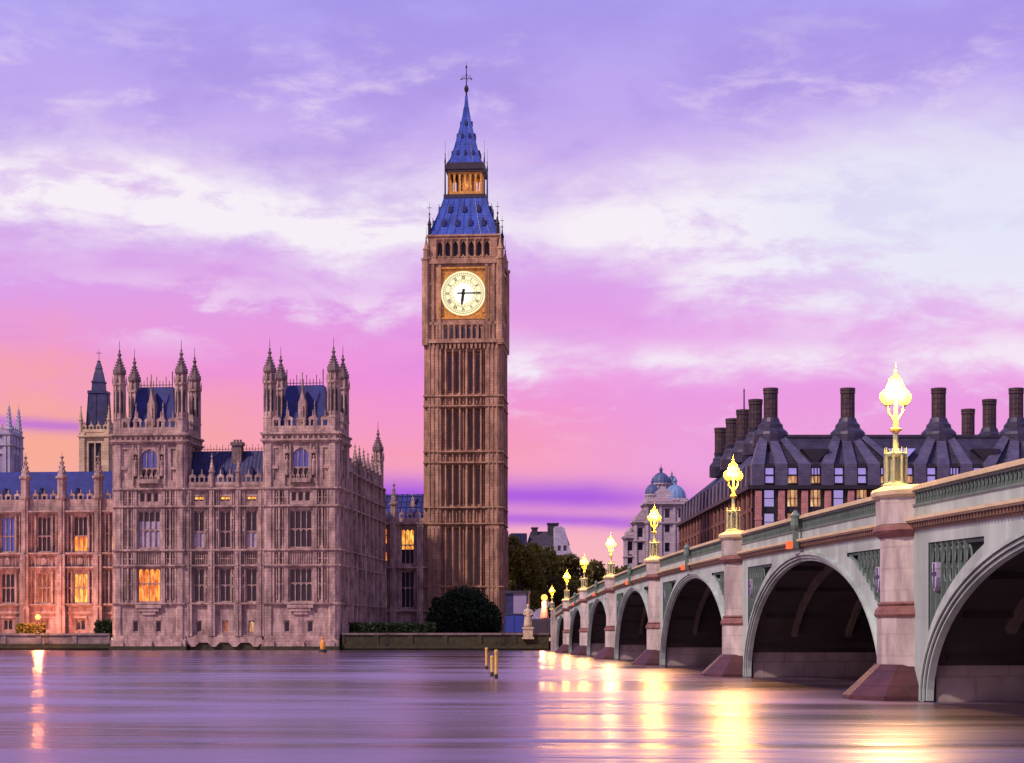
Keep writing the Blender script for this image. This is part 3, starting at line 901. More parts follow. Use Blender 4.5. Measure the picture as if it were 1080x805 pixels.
def clock_face(t, f, zc):
    fr = MB()
    # gilded spandrels: square frame with a round opening
    n = 48
    Rq, Ri = 4.34, 3.86
    sqp = []
    for i in range(n):
        a = 2 * PI * i / n
        k = Rq / max(abs(math.cos(a)), abs(math.sin(a)))
        sqp.append((k * math.cos(a), zc + k * math.sin(a)))
    for i in range(n):
        j = (i + 1) % n
        a0, a1 = 2 * PI * i / n, 2 * PI * (i + 1) / n
        fr.fpoly(f, [(Ri * math.cos(a0), zc + Ri * math.sin(a0)), sqp[i], sqp[j], (Ri * math.cos(a1), zc + Ri * math.sin(a1))], -0.42, -0.2)
    for s in (-1, 1):
        fr.fbox(f, s * 4.2 - 0.14, s * 4.2 + 0.14, -0.3, 0.12, zc - 4.34, zc + 4.34)
        fr.fbox(f, -4.06, 4.06, -0.3, 0.10, zc + s * 4.2 - 0.14, zc + s * 4.2 + 0.14)
        for s2 in (-1, 1):                                        # corner roundels
            fr.lathe(0, 0, [(0.001, 0), (0.001, 0.001)], 3) if False else None
            for q in range(8):
                a = 2 * PI * q / 8
                fr.bar(f.p(s * 3.5 + 0.35 * math.cos(a), -0.16, zc + s2 * 3.5 + 0.35 * math.sin(a)), f.p(s * 3.5 + 0.35 * math.cos(a + PI / 4), -0.16, zc + s2 * 3.5 + 0.35 * math.sin(a + PI / 4)), 0.07, 4)
    face = fr.build('clock_face', 'gilt', t)
    ring = MB()
    disc(ring, f, zc, 3.92, -0.36, -0.13, 48, 3.72)
    ring.build('dial_rim', 'gilt', face)
    d = MB()
    disc(d, f, zc, 3.74, -0.45, -0.30)
    d.build('dial', 'opal', face)
    d = MB()
    disc(d, f, zc, 1.75, -0.44, -0.29)
    d.build('dial_centre', 'opal_core', face)
    k = MB()
    disc(k, f, zc, 3.40, -0.31, -0.275, 60, 3.34)
    disc(k, f, zc, 3.02, -0.31, -0.275, 60, 2.97)
    for i in range(60):
        a = 2 * PI * i / 60
        k.bar(f.p(3.05 * math.sin(a), -0.28, zc + 3.05 * math.cos(a)), f.p(3.36 * math.sin(a), -0.28, zc + 3.36 * math.cos(a)), 0.03, 4)
    k.build('minute_ring', 'black', face)
    k = MB()
    disc(k, f, zc, 2.28, -0.31, -0.275, 48, 2.23)
    disc(k, f, zc, 1.78, -0.31, -0.275, 48, 1.74)
    for i in range(24):
        a = 2 * PI * (i + 0.5) / 24
        k.bar(f.p(1.78 * math.sin(a), -0.28, zc + 1.78 * math.cos(a)), f.p(2.24 * math.sin(a), -0.28, zc + 2.24 * math.cos(a)), 0.022, 4)
    k.build('inner_ring', 'black', face)
    for h, s in NUM.items():                                      # roman numerals radial to the centre
        q = MB()
        a = 2 * PI * h / 12
        wid = {'I': 0.16, 'V': 0.32, 'X': 0.32}
        tot = sum(wid[ch] for ch in s)
        x = -tot / 2

        def P(px, py):
            rr = 2.63 + py
            return f.p(rr * math.sin(a) + px * math.cos(a), -0.28, zc + rr * math.cos(a) - px * math.sin(a))
        for ch in s:
            w = wid[ch]
            cxx = x + w / 2
            if ch == 'I':
                q.bar(P(cxx, -0.28), P(cxx, 0.28), 0.055, 4)
            elif ch == 'V':
                q.bar(P(cxx, -0.28), P(cxx - w * 0.38, 0.28), 0.055, 4)
                q.bar(P(cxx, -0.28), P(cxx + w * 0.38, 0.28), 0.04, 4)
            else:
                q.bar(P(cxx - w * 0.38, -0.28), P(cxx + w * 0.38, 0.28), 0.055, 4)
                q.bar(P(cxx + w * 0.38, -0.28), P(cxx - w * 0.38, 0.28), 0.04, 4)
            x += w
        q.build('numeral', 'black', face)

    def hand(name, ang, L, tail, w, off):
        q = MB()
        si, co = math.sin(ang), math.cos(ang)

        def Pt(px, py):
            return (py * si + px * co, zc + py * co - px * si)
        q.fpoly(f, [Pt(-w * 0.5, -tail), Pt(w * 0.5, -tail), Pt(w * 0.42, 0), Pt(w * 0.5, L * 0.55), Pt(w * 0.32, L * 0.85), Pt(0, L), Pt(-w * 0.32, L * 0.85), Pt(-w * 0.5, L * 0.55), Pt(-w * 0.42, 0)], off, off + 0.06)
        q.build(name, 'black', face)
    hand('hour_hand', 2 * PI * 6.25 / 12, 2.1, 0.75, 0.5, -0.2)
    hand('minute_hand', 2 * PI * 15 / 60, 3.15, 1.0, 0.28, -0.12)
    q = MB()
    disc(q, f, zc, 0.34, -0.26, -0.02, 20)
    q.build('hand_boss', 'black', face)


clock_tower()


# ================================================================== PALACE: river pavilion block
FR = F(0, 0, 0)
pal = thing('gothic_palace', 'mauve gothic palace block with two turreted pavilions rising from the river', 'palace', (CX, CY, 0), PA)
Z1, Z2, Z3, Z4, Z5 = 6.65, 12.15, 14.4, 20.75, 23.3               # string courses


def pavilion(u0, u1, front_panes, full_side):
    uc = (u0 + u1) / 2
    D = 9.6
    b = MB()
    tr = MB()
    hol = [(uc - 1.65, uc + 1.65, 7.0, 11.9), (uc - 1.65, uc + 1.65, 14.8, 20.2), (uc - 1.2, uc + 1.2, 24.9, 29.2)]
    small = [(uc - 2.0, 2.6), (uc + 1.4, 2.6)]
    hol += [(x - 0.42, x + 0.42, 2.6, 4.3) for x, _ in small]
    fz = [(uc - 1.0 + 1.0 * k - 0.36, uc - 1.0 + 1.0 * k + 0.36, 21.5, 22.9) for k in range(3)]
    blind = []
    for s in (-1, 1):
        for q in (2.7, 3.55):
            for z0, z1 in ((7.3, 9.3), (9.6, 11.8), (15.1, 17.4), (17.7, 20.2), (12.6, 14.0), (21.4, 22.9)):
                blind.append((uc + s * q - 0.27, uc + s * q + 0.27, z0, z1, 0.3))
        blind.append((uc + s * 1.95 - 0.3, uc + s * 1.95 + 0.3, 24.9, 28.3, 0.4))
        blind.append((uc + s * 3.6 - 0.35, uc + s * 3.6 + 0.35, 24.6, 29.2, 0.18))
    b.wall(FR, u0, u1, 0.6, 30.4, hol + fz + blind, 0.5)
    # relief: pilasters, blind panels
    for s in (-1, 1):
        for q in (1.95, 2.25, 3.15, 3.95):
            uu = uc + s * q
            b.fbox(FR, uu - 0.13, uu + 0.13, -0.03, 0.22, 6.9, 23.2)
        for q in (2.6, 3.55):
            uu = uc + s * q
            for z0, z1 in ((7.4, 11.8), (14.9, 20.3), (12.5, 14.0), (21.2, 22.9)):
                b.fbox(FR, uu - 0.06, uu + 0.06, -0.02, 0.12, z0, z1)
                b.fbox(FR, uu - 0.34, uu + 0.34, -0.02, 0.10, (z0 + z1) / 2 - 0.06, (z0 + z1) / 2 + 0.06)
        for q in (1.5, 2.35):                                     # niches beside the upper window
            uu = uc + s * q
            b.fbox(FR, uu - 0.12, uu + 0.12, -0.03, 0.28, 24.0, 29.7)
        uu = uc + s * 1.95
        b.fpoly(FR, [(uu - 0.4, 28.4), (uu + 0.4, 28.4), (uu, 29.6)], 0.0, 0.32)
        b.lathe(*FR.p(uu, 0.22, 0)[:2], [(0.2, 25.2), (0.3, 25.5), (0.24, 26.6), (0.3, 27.3), (0.12, 27.6), (0.17, 27.9), (0.05, 28.1)], 6)
        b.fbox(FR, uc + s * 3.9 - 0.6, uc + s * 3.9 + 0.6, -0.02, 0.12, 26.2, 26.6)
    for k in range(10):                                           # panel frieze
        uu = uc - 1.5 + 3.0 * k / 9
        b.fbox(FR, uu - 0.05, uu + 0.05, -0.02, 0.14, 12.5, 14.1)
    b.fpoly(FR, [(uc - 1.2, 29.25), (uc - 1.2, 28.2), (uc - 0.8, 28.8), (uc, 29.25)], -0.3, -0.02)
    b.fpoly(FR, [(uc + 1.2, 29.25), (uc, 29.25), (uc + 0.8, 28.8), (uc + 1.2, 28.2)], -0.3, -0.02)
    # oriel sill brackets
    for k, (pw, pz) in enumerate(((1.9, 6.1), (1.5, 5.6), (1.0, 5.15))):
        b.fbox(FR, uc - pw, uc + pw, -0.03, 0.5 - 0.13 * k, pz, pz + 0.45)
    b.fbox(FR, uc - 1.5, uc + 1.5, -0.05, 0.55, 24.2, 24.8)
    battlement(tr, FR, uc - 1.5, uc + 1.5, 24.3, 1.5, 0.75, -0.25)
    faces = [(FR, u0, u1)]
    FS = F(u1, 0, PI / 2)
    FB = F(u1, D, PI)
    FL = F(u0, D, -PI / 2)
    side_h = []
    if full_side:
        side_h = [(2.2, 3.6, 7.0, 11.9), (5.6, 7.0, 7.0, 11.9), (2.2, 3.6, 14.8, 20.2), (5.6, 7.0, 14.8, 20.2)]
    side_h += [(3.6, 6.0, 24.9, 29.2)]
    b.wall(FS, 0, D, 0.6 if full_side else 21.0, 30.4, side_h, 0.5)
    b.wall(FB, 0, u1 - u0, 2.3, 30.4)
    b.wall(FL, 0, D, 0.6, 30.4)
    ribs(b, FS, [1.4, 1.9, 3.9, 4.4, 4.8, 5.3, 7.4, 7.9], 6.9 if full_side else 21.2, 23.2, 0.2, 0.2)
    ribs(b, FS, [2.2, 3.0, 6.6, 7.4], 23.8, 30.0, 0.2, 0.2)
    b.add([(u0, 0, 30.39), (u1, 0, 30.39), (u1, D, 30.39), (u0, D, 30.39)], [(0, 1, 2, 3)])
    wall = b.build('pavilion_wall', 'stone', pal)
    crs = {}
    tr.build('balcony', 'stone', pal)
    tr = MB()
    for f, a0, a1 in ((FR, u0, u1), (FS, 0, D)):
        for z in (Z1, Z2, Z3, Z4, Z5):
            if f is FR or full_side or z > 20:
                course(crs.setdefault(z, MB()), f, a0 - 0.05, a1 + 0.05, z, 0.4, 0.42)
    for z in sorted(crs):
        crs[z].build('string_course', 'stone', pal)
    for f, a0, a1 in ((FR, u0, u1), (FS, 0, D), (FB, 0, u1 - u0), (FL, 0, D)):
        course(tr, f, a0 - 0.3, a1 + 0.3, 30.2, 0.5, 0.5)
        n = 14
        for k in range(n):
            uu = a0 + (a1 - a0) * (k + 0.5) / n
            tr.fbox(f, uu - 0.14, uu + 0.14, -0.03, 0.34, 30.5, 31.0)
        course(tr, f, a0 - 0.3, a1 + 0.3, 31.15, 0.5, 0.55)
        tr.fbox(f, a0, a1, -0.4, 0.1, 30.4, 31.3)
        battlement(tr, f, a0 + 0.9, a1 - 0.9, 31.4, 3.2, 1.7, 0.3)
    tr.build('cornice', 'stone', pal)
    # plinth
    p = MB()
    p.fbox(FR, u0 - 0.25, u1 + 0.25, -0.5, 0.75, 0.55, 1.5)
    p.fpoly(FR, [(u0 + 0.2, 1.5), (u1 - 0.2, 1.5), (u1 - 0.5, 2.1), (u0 + 0.5, 2.1)], -0.2, 0.45)
    for k in range(3):
        uu = u0 + 1.0 + (u1 - u0 - 2) * k / 2
        p.fbox(FR, uu - 0.7, uu + 0.7, 0.2, 1.0, 0.57, 1.25)
    p.build('plinth', 'stone', pal)
    w = MB()
    w.fbox(FR, u0 - 0.4, u1 + 0.4, -0.3, 0.95, -1.0, 0.545)
    w.build('footing', 'weed', pal)
    # windows
    window(FR, uc, 7.0, 3.3, 4.9, pal, 3, (0.55,), front_panes[0])
    window(FR, uc, 14.8, 3.3, 5.4, pal, 3, (0.5,), front_panes[1])
    window(FR, uc, 24.9, 2.4, 4.3, pal, 2, (0.35,), ((0, 0.35, 'glass'), (0.35, 1, 'glass_blue')))
    for x, z in small:
        window(FR, x, z, 0.84, 1.7, pal, 0, (), 'glass', bar=0.12)
    for k in range(3):
        window(FR, uc - 1.0 + k, 21.5, 0.72, 1.4, pal, 0, (), 'glass', bar=0.08)
    for h in side_h:
        window(FS, (h[0] + h[1]) / 2, h[2], h[1] - h[0], h[3] - h[2], pal, 1 if h[1] - h[0] < 2 else 2, (0.5,), 'glass')
    # steep roof behind the parapet
    r = MB()
    e = 1.7
    r.rings([[(u0 + e, e, 31.3), (u1 - e, e, 31.3), (u1 - e, D - e, 31.3), (u0 + e, D - e, 31.3)],
             [(u0 + 2.7, 3.4, 38.6), (u1 - 2.7, 3.4, 38.6), (u1 - 2.7, D - 3.4, 38.6), (u0 + 2.7, D - 3.4, 38.6)]])
    roof = r.build('pavilion_roof', 'slate', pal)
    c = MB()
    for k in range(12):
        uu = u0 + 2.7 + (u1 - u0 - 5.4) * k / 11
        c.bar((uu, 3.4, 38.5), (uu, 3.4, 39.5 if k % 3 else 40.1), 0.05, 4)
    c.bar((u0 + 2.7, 3.4, 38.9), (u1 - 2.7, 3.4, 38.9), 0.05, 4)
    for sx in (u0 + 2.7, u1 - 2.7):
        c.bar((sx, 3.4, 38.4), (sx, 3.4, 40.9), 0.07, 4)
    c.build('roof_cresting', 'black', roof)
    dm = MB()                                                     # gabled dormer at the middle of the front slope
    dm.fpoly(FR, [(uc - 0.55, 31.4), (uc + 0.55, 31.4), (uc + 0.55, 35.8), (uc + 0.25, 36.6), (uc, 38.2), (uc - 0.25, 36.6), (uc - 0.55, 35.8)], -2.9, -1.0)
    dm.bar((uc, 1.2, 37.9), (uc, 1.2, 40.2), 0.1, 5)
    dm.fbox(FR, uc - 0.2, uc + 0.2, -1.02, -0.85, 33.0, 35.3)
    dm.build('dormer', 'stone', roof)
    for x, y in ((u0 + 0.7, 0.7), (u1 - 0.7, 0.7), (u0 + 0.7, D - 0.7), (u1 - 0.7, D - 0.7)):
        turret(pal, x, y, 1.6)
    for uu in (uc - 2.0, uc + 2.0):
        pinnacle(pal, FR, uu, -0.2, 31.6, 36.0, 0.24)


UL0, UL1, UR0, UR1 = -33.0, -22.4, -10.75, 0.0
pavilion(UL0, UL1, ('lit_orange', ((0, 0.72, 'curtain'), (0.72, 1, 'glass'))), False)
pavilion(UR0, UR1, ('glass', ((0, 0.5, 'glass'), (0.5, 1, 'glass'))), True)


def centre_range():
    b, tr = MB(), MB()
    v = 0.55
    f = F(0, v, 0)
    bay = (UR0 - UL1) / 3
    cs = [UL1 + bay * (k + 0.5) for k in range(3)]
    hol = []
    for c in cs:
        hol += [(c - 0.8, c + 0.8, 7.0, 11.9), (c - 0.8, c + 0.8, 14.8, 20.2), (c - 0.45, c + 0.45, 2.6, 4.3), (c - 0.7, c + 0.7, 21.55, 22.3)]
    blind = []
    for c in cs:
        for z0, z1 in ((7.3, 11.6), (15.1, 20.0)):
            for s in (-1, 1):
                blind.append((c + s * 1.12 - 0.12, c + s * 1.12 + 0.12, z0, z1, 0.25))
        for k in range(5):
            blind.append((c - 0.58 + 0.28 * k - 0.09 + 0.02, c - 0.58 + 0.28 * k + 0.09 + 0.02, 12.6, 14.0, 0.22))
    b.wall(f, UL1, UR0, 0.6, 23.4, hol + blind, 0.5)
    for k in range(4):
        u = UL1 + bay * k
        for z0, z1, w, p in ((2.0, 6.6, 0.55, 0.6), (6.9, 14.3, 0.46, 0.5), (14.6, 23.2, 0.38, 0.4)):
            uu = min(max(u, UL1 + 0.5), UR0 - 0.5)
            b.fbox(f, uu - w, uu + w, -0.03, p, z0, z1)
            b.fbox(f, uu - 0.1, uu + 0.1, p - 0.02, p + 0.12, z0, z1)
    for c in cs:
        ribs(b, f, [c - 1.25, c - 0.98, c + 0.98, c + 1.25], 6.9, 23.2, 0.12, 0.16)
        for k in range(6):
            uu = c - 0.7 + 1.4 * k / 5
            b.fbox(f, uu - 0.05, uu + 0.05, -0.02, 0.12, 12.5, 14.1)
        b.fbox(f, c - 0.75, c + 0.75, -0.02, 0.14, 13.2, 13.34)
        for s in (-1, 1):
            for z in (9.0, 17.2, 10.6, 19.0):
                b.fbox(f, c + s * 1.12 - 0.1, c + s * 1.12 + 0.1, 0.05, 0.2, z, z + 0.35)
    b.build('range_wall', 'stone', pal)
    for z in (Z1, Z2, Z3, Z4, Z5):
        q = MB()
        course(q, f, UL1 + 0.02, UR0 - 0.02, z, 0.4, 0.5)
        q.build('string_course', 'stone', pal)
    battlement(tr, f, UL1 + 0.3, UR0 - 0.3, 23.6, 2.6, 1.3, 0.3)
    tr.fbox(f, UL1, UR0, -0.4, 0.1, 23.3, 23.9)
    tr.build('range_parapet', 'stone', pal)
    for k in (1, 2):
        pinnacle(pal, f, UL1 + bay * k, 0.1, 23.6, 28.6, 0.36)
    for i, c in enumerate(cs):
        window(f, c, 7.0, 1.6, 4.9, pal, 1, (0.5,), 'glass')
        window(f, c, 14.8, 1.6, 5.4, pal, 1, (0.45,), (((0, 0.45, 'curtain'), (0.45, 1, 'glass')), 'glass', ((0, 0.45, 'curtain'), (0.45, 1, 'glass')))[i])
        window(f, c, 2.6, 0.9, 1.7, pal, 0, (), ('glass', 'lit_dim', 'lit_pale')[i], bar=0.12)
        window(f, c, 21.55, 1.4, 0.75, pal, 1, (), ((0, 0.45, 'glass'), (0.45, 1, 'lit_yellow')), bar=0.08, head=False)
    r = MB()
    r.fpoly(F(UL1, 0, PI / 2), [(1.4, 23.5), (11.0, 23.5), (6.2, 29.2), (5.0, 29.2)], -0.01, UR0 - UL1 - 0.01) if False else None
    x0, x1 = UL1 + 0.02, UR0 - 0.02
    r.rings([[(x0, 1.5, 23.5), (x0, 11, 23.5), (x0, 7, 29.3), (x0, 5.6, 29.3)], [(x1, 1.5, 23.5), (x1, 11, 23.5), (x1, 7, 29.3), (x1, 5.6, 29.3)]])
    for k in range(20):                                           # lead rolls on the slope
        u = x0 + (x1 - x0) * (k + 0.5) / 20
        r.bar((u, 1.5, 23.52), (u, 5.6, 29.32), 0.06, 4)
    roof = r.build('range_roof', 'slate_dark', pal)
    c = MB()
    for k in range(26):
        u = x0 + (x1 - x0) * (k + 0.5) / 26
        c.bar((u, 5.8, 29.25), (u, 5.8, 30.3 if k % 2 else 29.9), 0.035, 4)
    c.bar((x0, 5.8, 29.6), (x1, 5.8, 29.6), 0.035, 4)
    c.build('ridge_cresting', 'black', roof)
    ch = MB()
    ch.box(-16.4, -15.0, 4.2, 5.6, 26, 30.0)
    ch.box(-16.6, -14.8, 4.0, 5.8, 30.0, 30.5)
    for k in range(3):
        ch.lathe(-16.15 + 0.45 * k, 4.9, [(0.16, 30.5), (0.2, 30.9)], 6)
    ch.build('chimney', 'stone_dark', roof)
    for u, z in ((-20.5, 25.2), (-17.6, 25.6), (-13.2, 25.6)):
        d = MB()
        d.fpoly(F(0, 0, 0), [(u - 0.35, z - 0.4), (u + 0.35, z - 0.4), (u + 0.35, z + 0.5), (u, z + 1.2), (u - 0.35, z + 0.5)], -4.5, -2.4)
        d.build('dormer', 'slate_dark', roof)
    p = MB()
    p.fbox(f, UL1 + 0.3, UR0 - 0.3, -0.5, 0.55, 1.1, 1.9)
    p.fbox(f, UL1 + 0.3, UR0 - 0.3, -0.5, 0.35, 1.9, 2.2)
    for k in range(4):
        uu = UL1 + 1.2 + (UR0 - UL1 - 2.4) * k / 3
        p.fpoly(f, [(uu - 0.9, 1.1), (uu - 0.3, 0.5), (uu + 0.3, 0.5), (uu + 0.9, 1.1)], 0.0, 0.75)
    p.build('plinth', 'stone', pal)
    w = MB()
    w.fbox(f, UL1 + 0.5, UR0 - 0.5, -0.5, 0.3, -1.0, 1.09)
    w.build('footing', 'weed', pal)


centre_range()


def north_range():
    """the return running back from the corner pavilion"""
    V0, V1 = 9.65, 44.0
    f = F(0, 0, PI / 2)
    n = 8
    bay = (V1 - V0) / n
    b, tr = MB(), MB()
    hol = []
    cs = [V0 + bay * (k + 0.5) for k in range(n)]
    for c in cs:
        hol += [(c - 0.8, c + 0.8, 7.0, 11.9), (c - 0.8, c + 0.8, 14.8, 20.2), (c - 0.5, c + 0.5, 3.0, 5.4), (c - 0.5, c + 0.5, 24.0, 25.6)]
    b.wall(f, V0, V1, 2.2, 26.6, hol, 0.5)
    b.wall(F(0, V1, PI), 0, 11, 2.2, 26.6)
    for k in range(n + 1):
        u = V0 + bay * k
        b.fbox(f, max(u - 0.5, V0), u + 0.5, -0.03, 0.75, 2.2, 14.2)
        b.fbox(f, max(u - 0.42, V0), u + 0.42, -0.03, 0.6, 14.2, 26.4)
    for c in cs:
        ribs(b, f, [c - 1.4, c - 1.0, c + 1.0, c + 1.4], 6.9, 23.0, 0.14, 0.2)
    b.build('return_wall', 'stone', pal)
    for z in (Z1, Z2, Z3, Z4, Z5, 26.2):
        q = MB()
        course(q, f, V0, V1 + 0.2, z, 0.42, 0.7)
        q.build('string_course', 'stone', pal)
    battlement(tr, f, V0 + 0.3, V1, 26.5, 2.2, 1.4, 0.3)
    tr.build('return_parapet', 'stone', pal)
    for k in range(1, n):
        pinnacle(pal, f, V0 + bay * k, 0.3, 26.0, 31.2, 0.42)
    for i, c in enumerate(cs):
        window(f, c, 7.0, 1.6, 4.9, pal, 1, (0.5,), 'glass')
        window(f, c, 14.8, 1.6, 5.4, pal, 1, (0.45,), 'glass')
        window(f, c, 3.0, 1.0, 2.4, pal, 0, (), 'glass', bar=0.12)
        window(f, c, 24.0, 1.0, 1.6, pal, 1, (), 'glass', bar=0.08)
    turret(pal, -0.6, V1 - 0.2, 2.2, 24.0)
    r = MB()
    r.rings([[(-1.4, V0, 26.5), (-10.5, V0, 26.5), (-7, V0, 30.0), (-5, V0, 30.0)], [(-1.4, V1 - 1, 26.5), (-10.5, V1 - 1, 26.5), (-7, V1 - 1, 30.0), (-5, V1 - 1, 30.0)]])
    r.build('return_roof', 'slate_dark', pal)


north_range()


# ================================================================== PALACE: set-back river range on the left
wing = thing('palace_wing', 'long pink gothic range under a blue slate roof, set back on the left', 'palace wing', (CX, CY, 0), PA)


def left_wing():
    f = F(0, 8.0, 0)
    bay = 5.62
    us = [-37.5 - bay * k for k in range(7)]
    cs = [u - bay / 2 for u in us[:-1]]
    u0, u1 = us[-1] - 0.5, -32.6
    b, tr = MB(), MB()
    hol = []
    for c in cs + [-34.6]:
        hol += [(c - 1.05, c + 1.05, 7.0, 11.5), (c - 1.05, c + 1.05, 14.7, 20.0), (c - 0.75, c + 0.75, 2.9, 4.6)]
    blind = []
    for c in cs + [-34.6]:
        for z0, z1 in ((7.0, 9.1), (9.4, 11.6), (14.9, 17.2), (17.5, 20.0)):
            for s in (-1, 1):
                blind.append((c + s * 1.6 - 0.17, c + s * 1.6 + 0.17, z0, z1, 0.28))
    b.wall(f, u0, u1, 2.2, 20.9, hol + blind, 0.5)
    b.wall(F(u1, 8, PI / 2), 0, 10, 2.2, 20.9)
    for u in us:
        for z0, z1, w, p in ((2.2, 6.5, 0.72, 1.0), (6.5, 14.3, 0.6, 0.85), (14.3, 23.6, 0.5, 0.7)):
            b.fbox(f, u - w, u + w, -0.03, p, z0, z1)
            b.fbox(f, u - 0.14, u + 0.14, p - 0.02, p + 0.16, z0 + 0.2, z1 - 0.2)
    for c in cs + [-34.6]:
        ribs(b, f, [c - 1.9, c - 1.3, c + 1.3, c + 1.9], 6.9, 20.4, 0.2, 0.24)
        for k in range(8):
            uu = c - 1.0 + 2.0 * k / 7
            b.fbox(f, uu - 0.06, uu + 0.06, -0.02, 0.16, 12.6, 14.0)
        b.fpoly(f, [(c - 0.3, 12.7), (c + 0.3, 12.7), (c + 0.42, 13.5), (c, 13.95), (c - 0.42, 13.5)], 0.0, 0.26)
        b.fbox(f, c - 1.0, c + 1.0, -0.02, 0.2, 4.75, 5.0)
    b.build('wall', 'stone', wing)
    for z in (Z1, 12.2, 14.3, 20.6):
        q = MB()
        course(q, f, u0, u1, z, 0.45, 0.6)
        q.build('string_course', 'stone', wing)
    q = MB()
    course(q, f, u0, u1, 5.4, 0.3, 0.3)
    q.build('string_course', 'stone', wing)
    tr.fbox(f, u0, u1, -0.4, 0.15, 20.6, 21.9)
    battlement(tr, f, u0, u1, 21.9, 2.1, 1.4, 0.3)
    tr.build('parapet', 'stone', wing)
    for u in us:
        pinnacle(wing, f, u, 0.25, 22.6, 29.6, 0.68)
    pan = [
        ('lit_yellow', ((0, 0.45, 'lit_orange'), (0.45, 1, 'glass'))),
        ('lit_dim', 'glass'), ('glass', 'glass_blue'), ('glass', 'glass'), ('glass', 'glass'), ('glass', 'glass')]
    for i, c in enumerate(cs):
        window(f, c, 7.0, 2.1, 4.5, wing, 2, (0.52,), pan[i][0])
        window(f, c, 14.7, 2.1, 5.3, wing, 2, (0.45,), pan[i][1])
        window(f, c, 2.9, 1.5, 1.7, wing, 1, (), 'lit_dim' if i == 1 else 'glass', bar=0.12)
    window(f, -34.6, 7.0, 2.1, 4.5, wing, 2, (0.52,), 'glass')
    window(f, -34.6, 14.7, 2.1, 5.3, wing, 2, (0.45,), ((0, 0.45, 'lit_yellow'), (0.45, 1, 'glass')))
    window(f, -34.6, 2.9, 1.5, 1.7, wing, 1, (), 'glass', bar=0.12)
    r = MB()
    r.rings([[(u0, 9.6, 21.6), (u0, 22, 21.6), (u0, 16.4, 27.3), (u0, 15.2, 27.3)], [(u1, 9.6, 21.6), (u1, 22, 21.6), (u1, 16.4, 27.3), (u1, 15.2, 27.3)]])
    roof = r.build('roof', 'slate', wing)
    for i, c in enumerate(cs):
        for q in (-1.4, 1.4):
            d = MB()
            d.fpoly(F(0, 0, 0), [(c + q - 0.4, 22.6), (c + q + 0.4, 22.6), (c + q + 0.4, 23.6), (c + q, 24.5), (c + q - 0.4, 23.6)], -13.0, -10.6)
            d.build('dormer', 'slate_dark', roof)
    dark_strip = MB()
    dark_strip.fbox(f, -33.9, -33.4, -0.02, 0.5, 2.3, 20.4)  # tall black strip in the corner beside the left pavilion
    dark_strip.build('corner_strip', 'black', wing)


left_wing()

# ================================================================== PALACE: low range between return and clock tower
link = thing('palace_link', 'low brown gothic range with glowing yellow windows beside the clock tower', 'palace wing', (-15.0, 338.0, 0), PA)


def link_range():
    f = F(0, 0, 0)
    b, tr = MB(), MB()
    wl = [(1.75, 1.25, ((17.5, 20.2, 'lit_orange'), (14.6, 16.3, 'lit_orange'), (7.0, 9.0, 'lit_yellow'), (10.4, 13.6, 'glass'))),
          (5.8, 2.2, ((14.1, 20.0, 'split'), (6.8, 13.0, 'glass')))]
    hol = []
    for c, w, rows in wl:
        hol += [(c - w / 2, c + w / 2, a, z) for a, z, _ in rows]
    b.wall(f, -4, 9.6, 2.2, 21.2, hol, 0.5)
    for u in (0.5, 3.5, 8.0):
        b.fbox(f, u - 0.55, u + 0.55, -0.03, 0.8, 2.2, 21.0)
        b.fbox(f, u - 0.15, u + 0.15, 0.78, 0.95, 2.4, 20.8)
    ribs(b, f, [2.65, 4.4, 7.2], 6.9, 20.6, 0.2, 0.2)
    b.build('wall', 'stone', link)
    for z in (6.2, 13.4, 20.8):
        q = MB()
        course(q, f, -4, 9.6, z, 0.45, 0.9)
        q.build('string_course', 'stone', link)
    battlement(tr, f, -4, 9.6, 21.2, 2.2, 1.3, 0.3)
    tr.build('parapet', 'stone', link)
    for c, w, rows in wl:
        for a, z, pm in rows:
            window(f, c, a, w, z - a, link, 1 if w < 2 else 2, (0.55,) if z - a > 2.6 else (), ((0, 0.42, 'glass'), (0.42, 1, 'lit_yellow')) if pm == 'split' else pm)
    for u, z in ((3.5, 28.2), (6.2, 26.6)):
        pinnacle(link, f, u, 0.1 if u < 5 else -4.0, 20.8, z, 0.6)
    r = MB()
    r.rings([[(-4, 1.4, 21.3), (-4, 12, 21.3), (-4, 7, 26.2), (-4, 5.5, 26.2)], [(9.6, 1.4, 21.3), (9.6, 12, 21.3), (9.6, 7, 26.2), (9.6, 5.5, 26.2)]])
    for k in range(16):
        u = -3.6 + 13 * k / 15
        r.bar((u, 1.4, 21.35), (u, 5.5, 26.25), 0.07, 4)
    for k in range(5):
        q = (k + 0.5) / 5
        r.bar((-4, 1.4 + 4.1 * q, 21.4 + 4.9 * q), (9.6, 1.4 + 4.1 * q, 21.4 + 4.9 * q), 0.06, 4)
    r.build('roof', 'slate', link)


link_range()

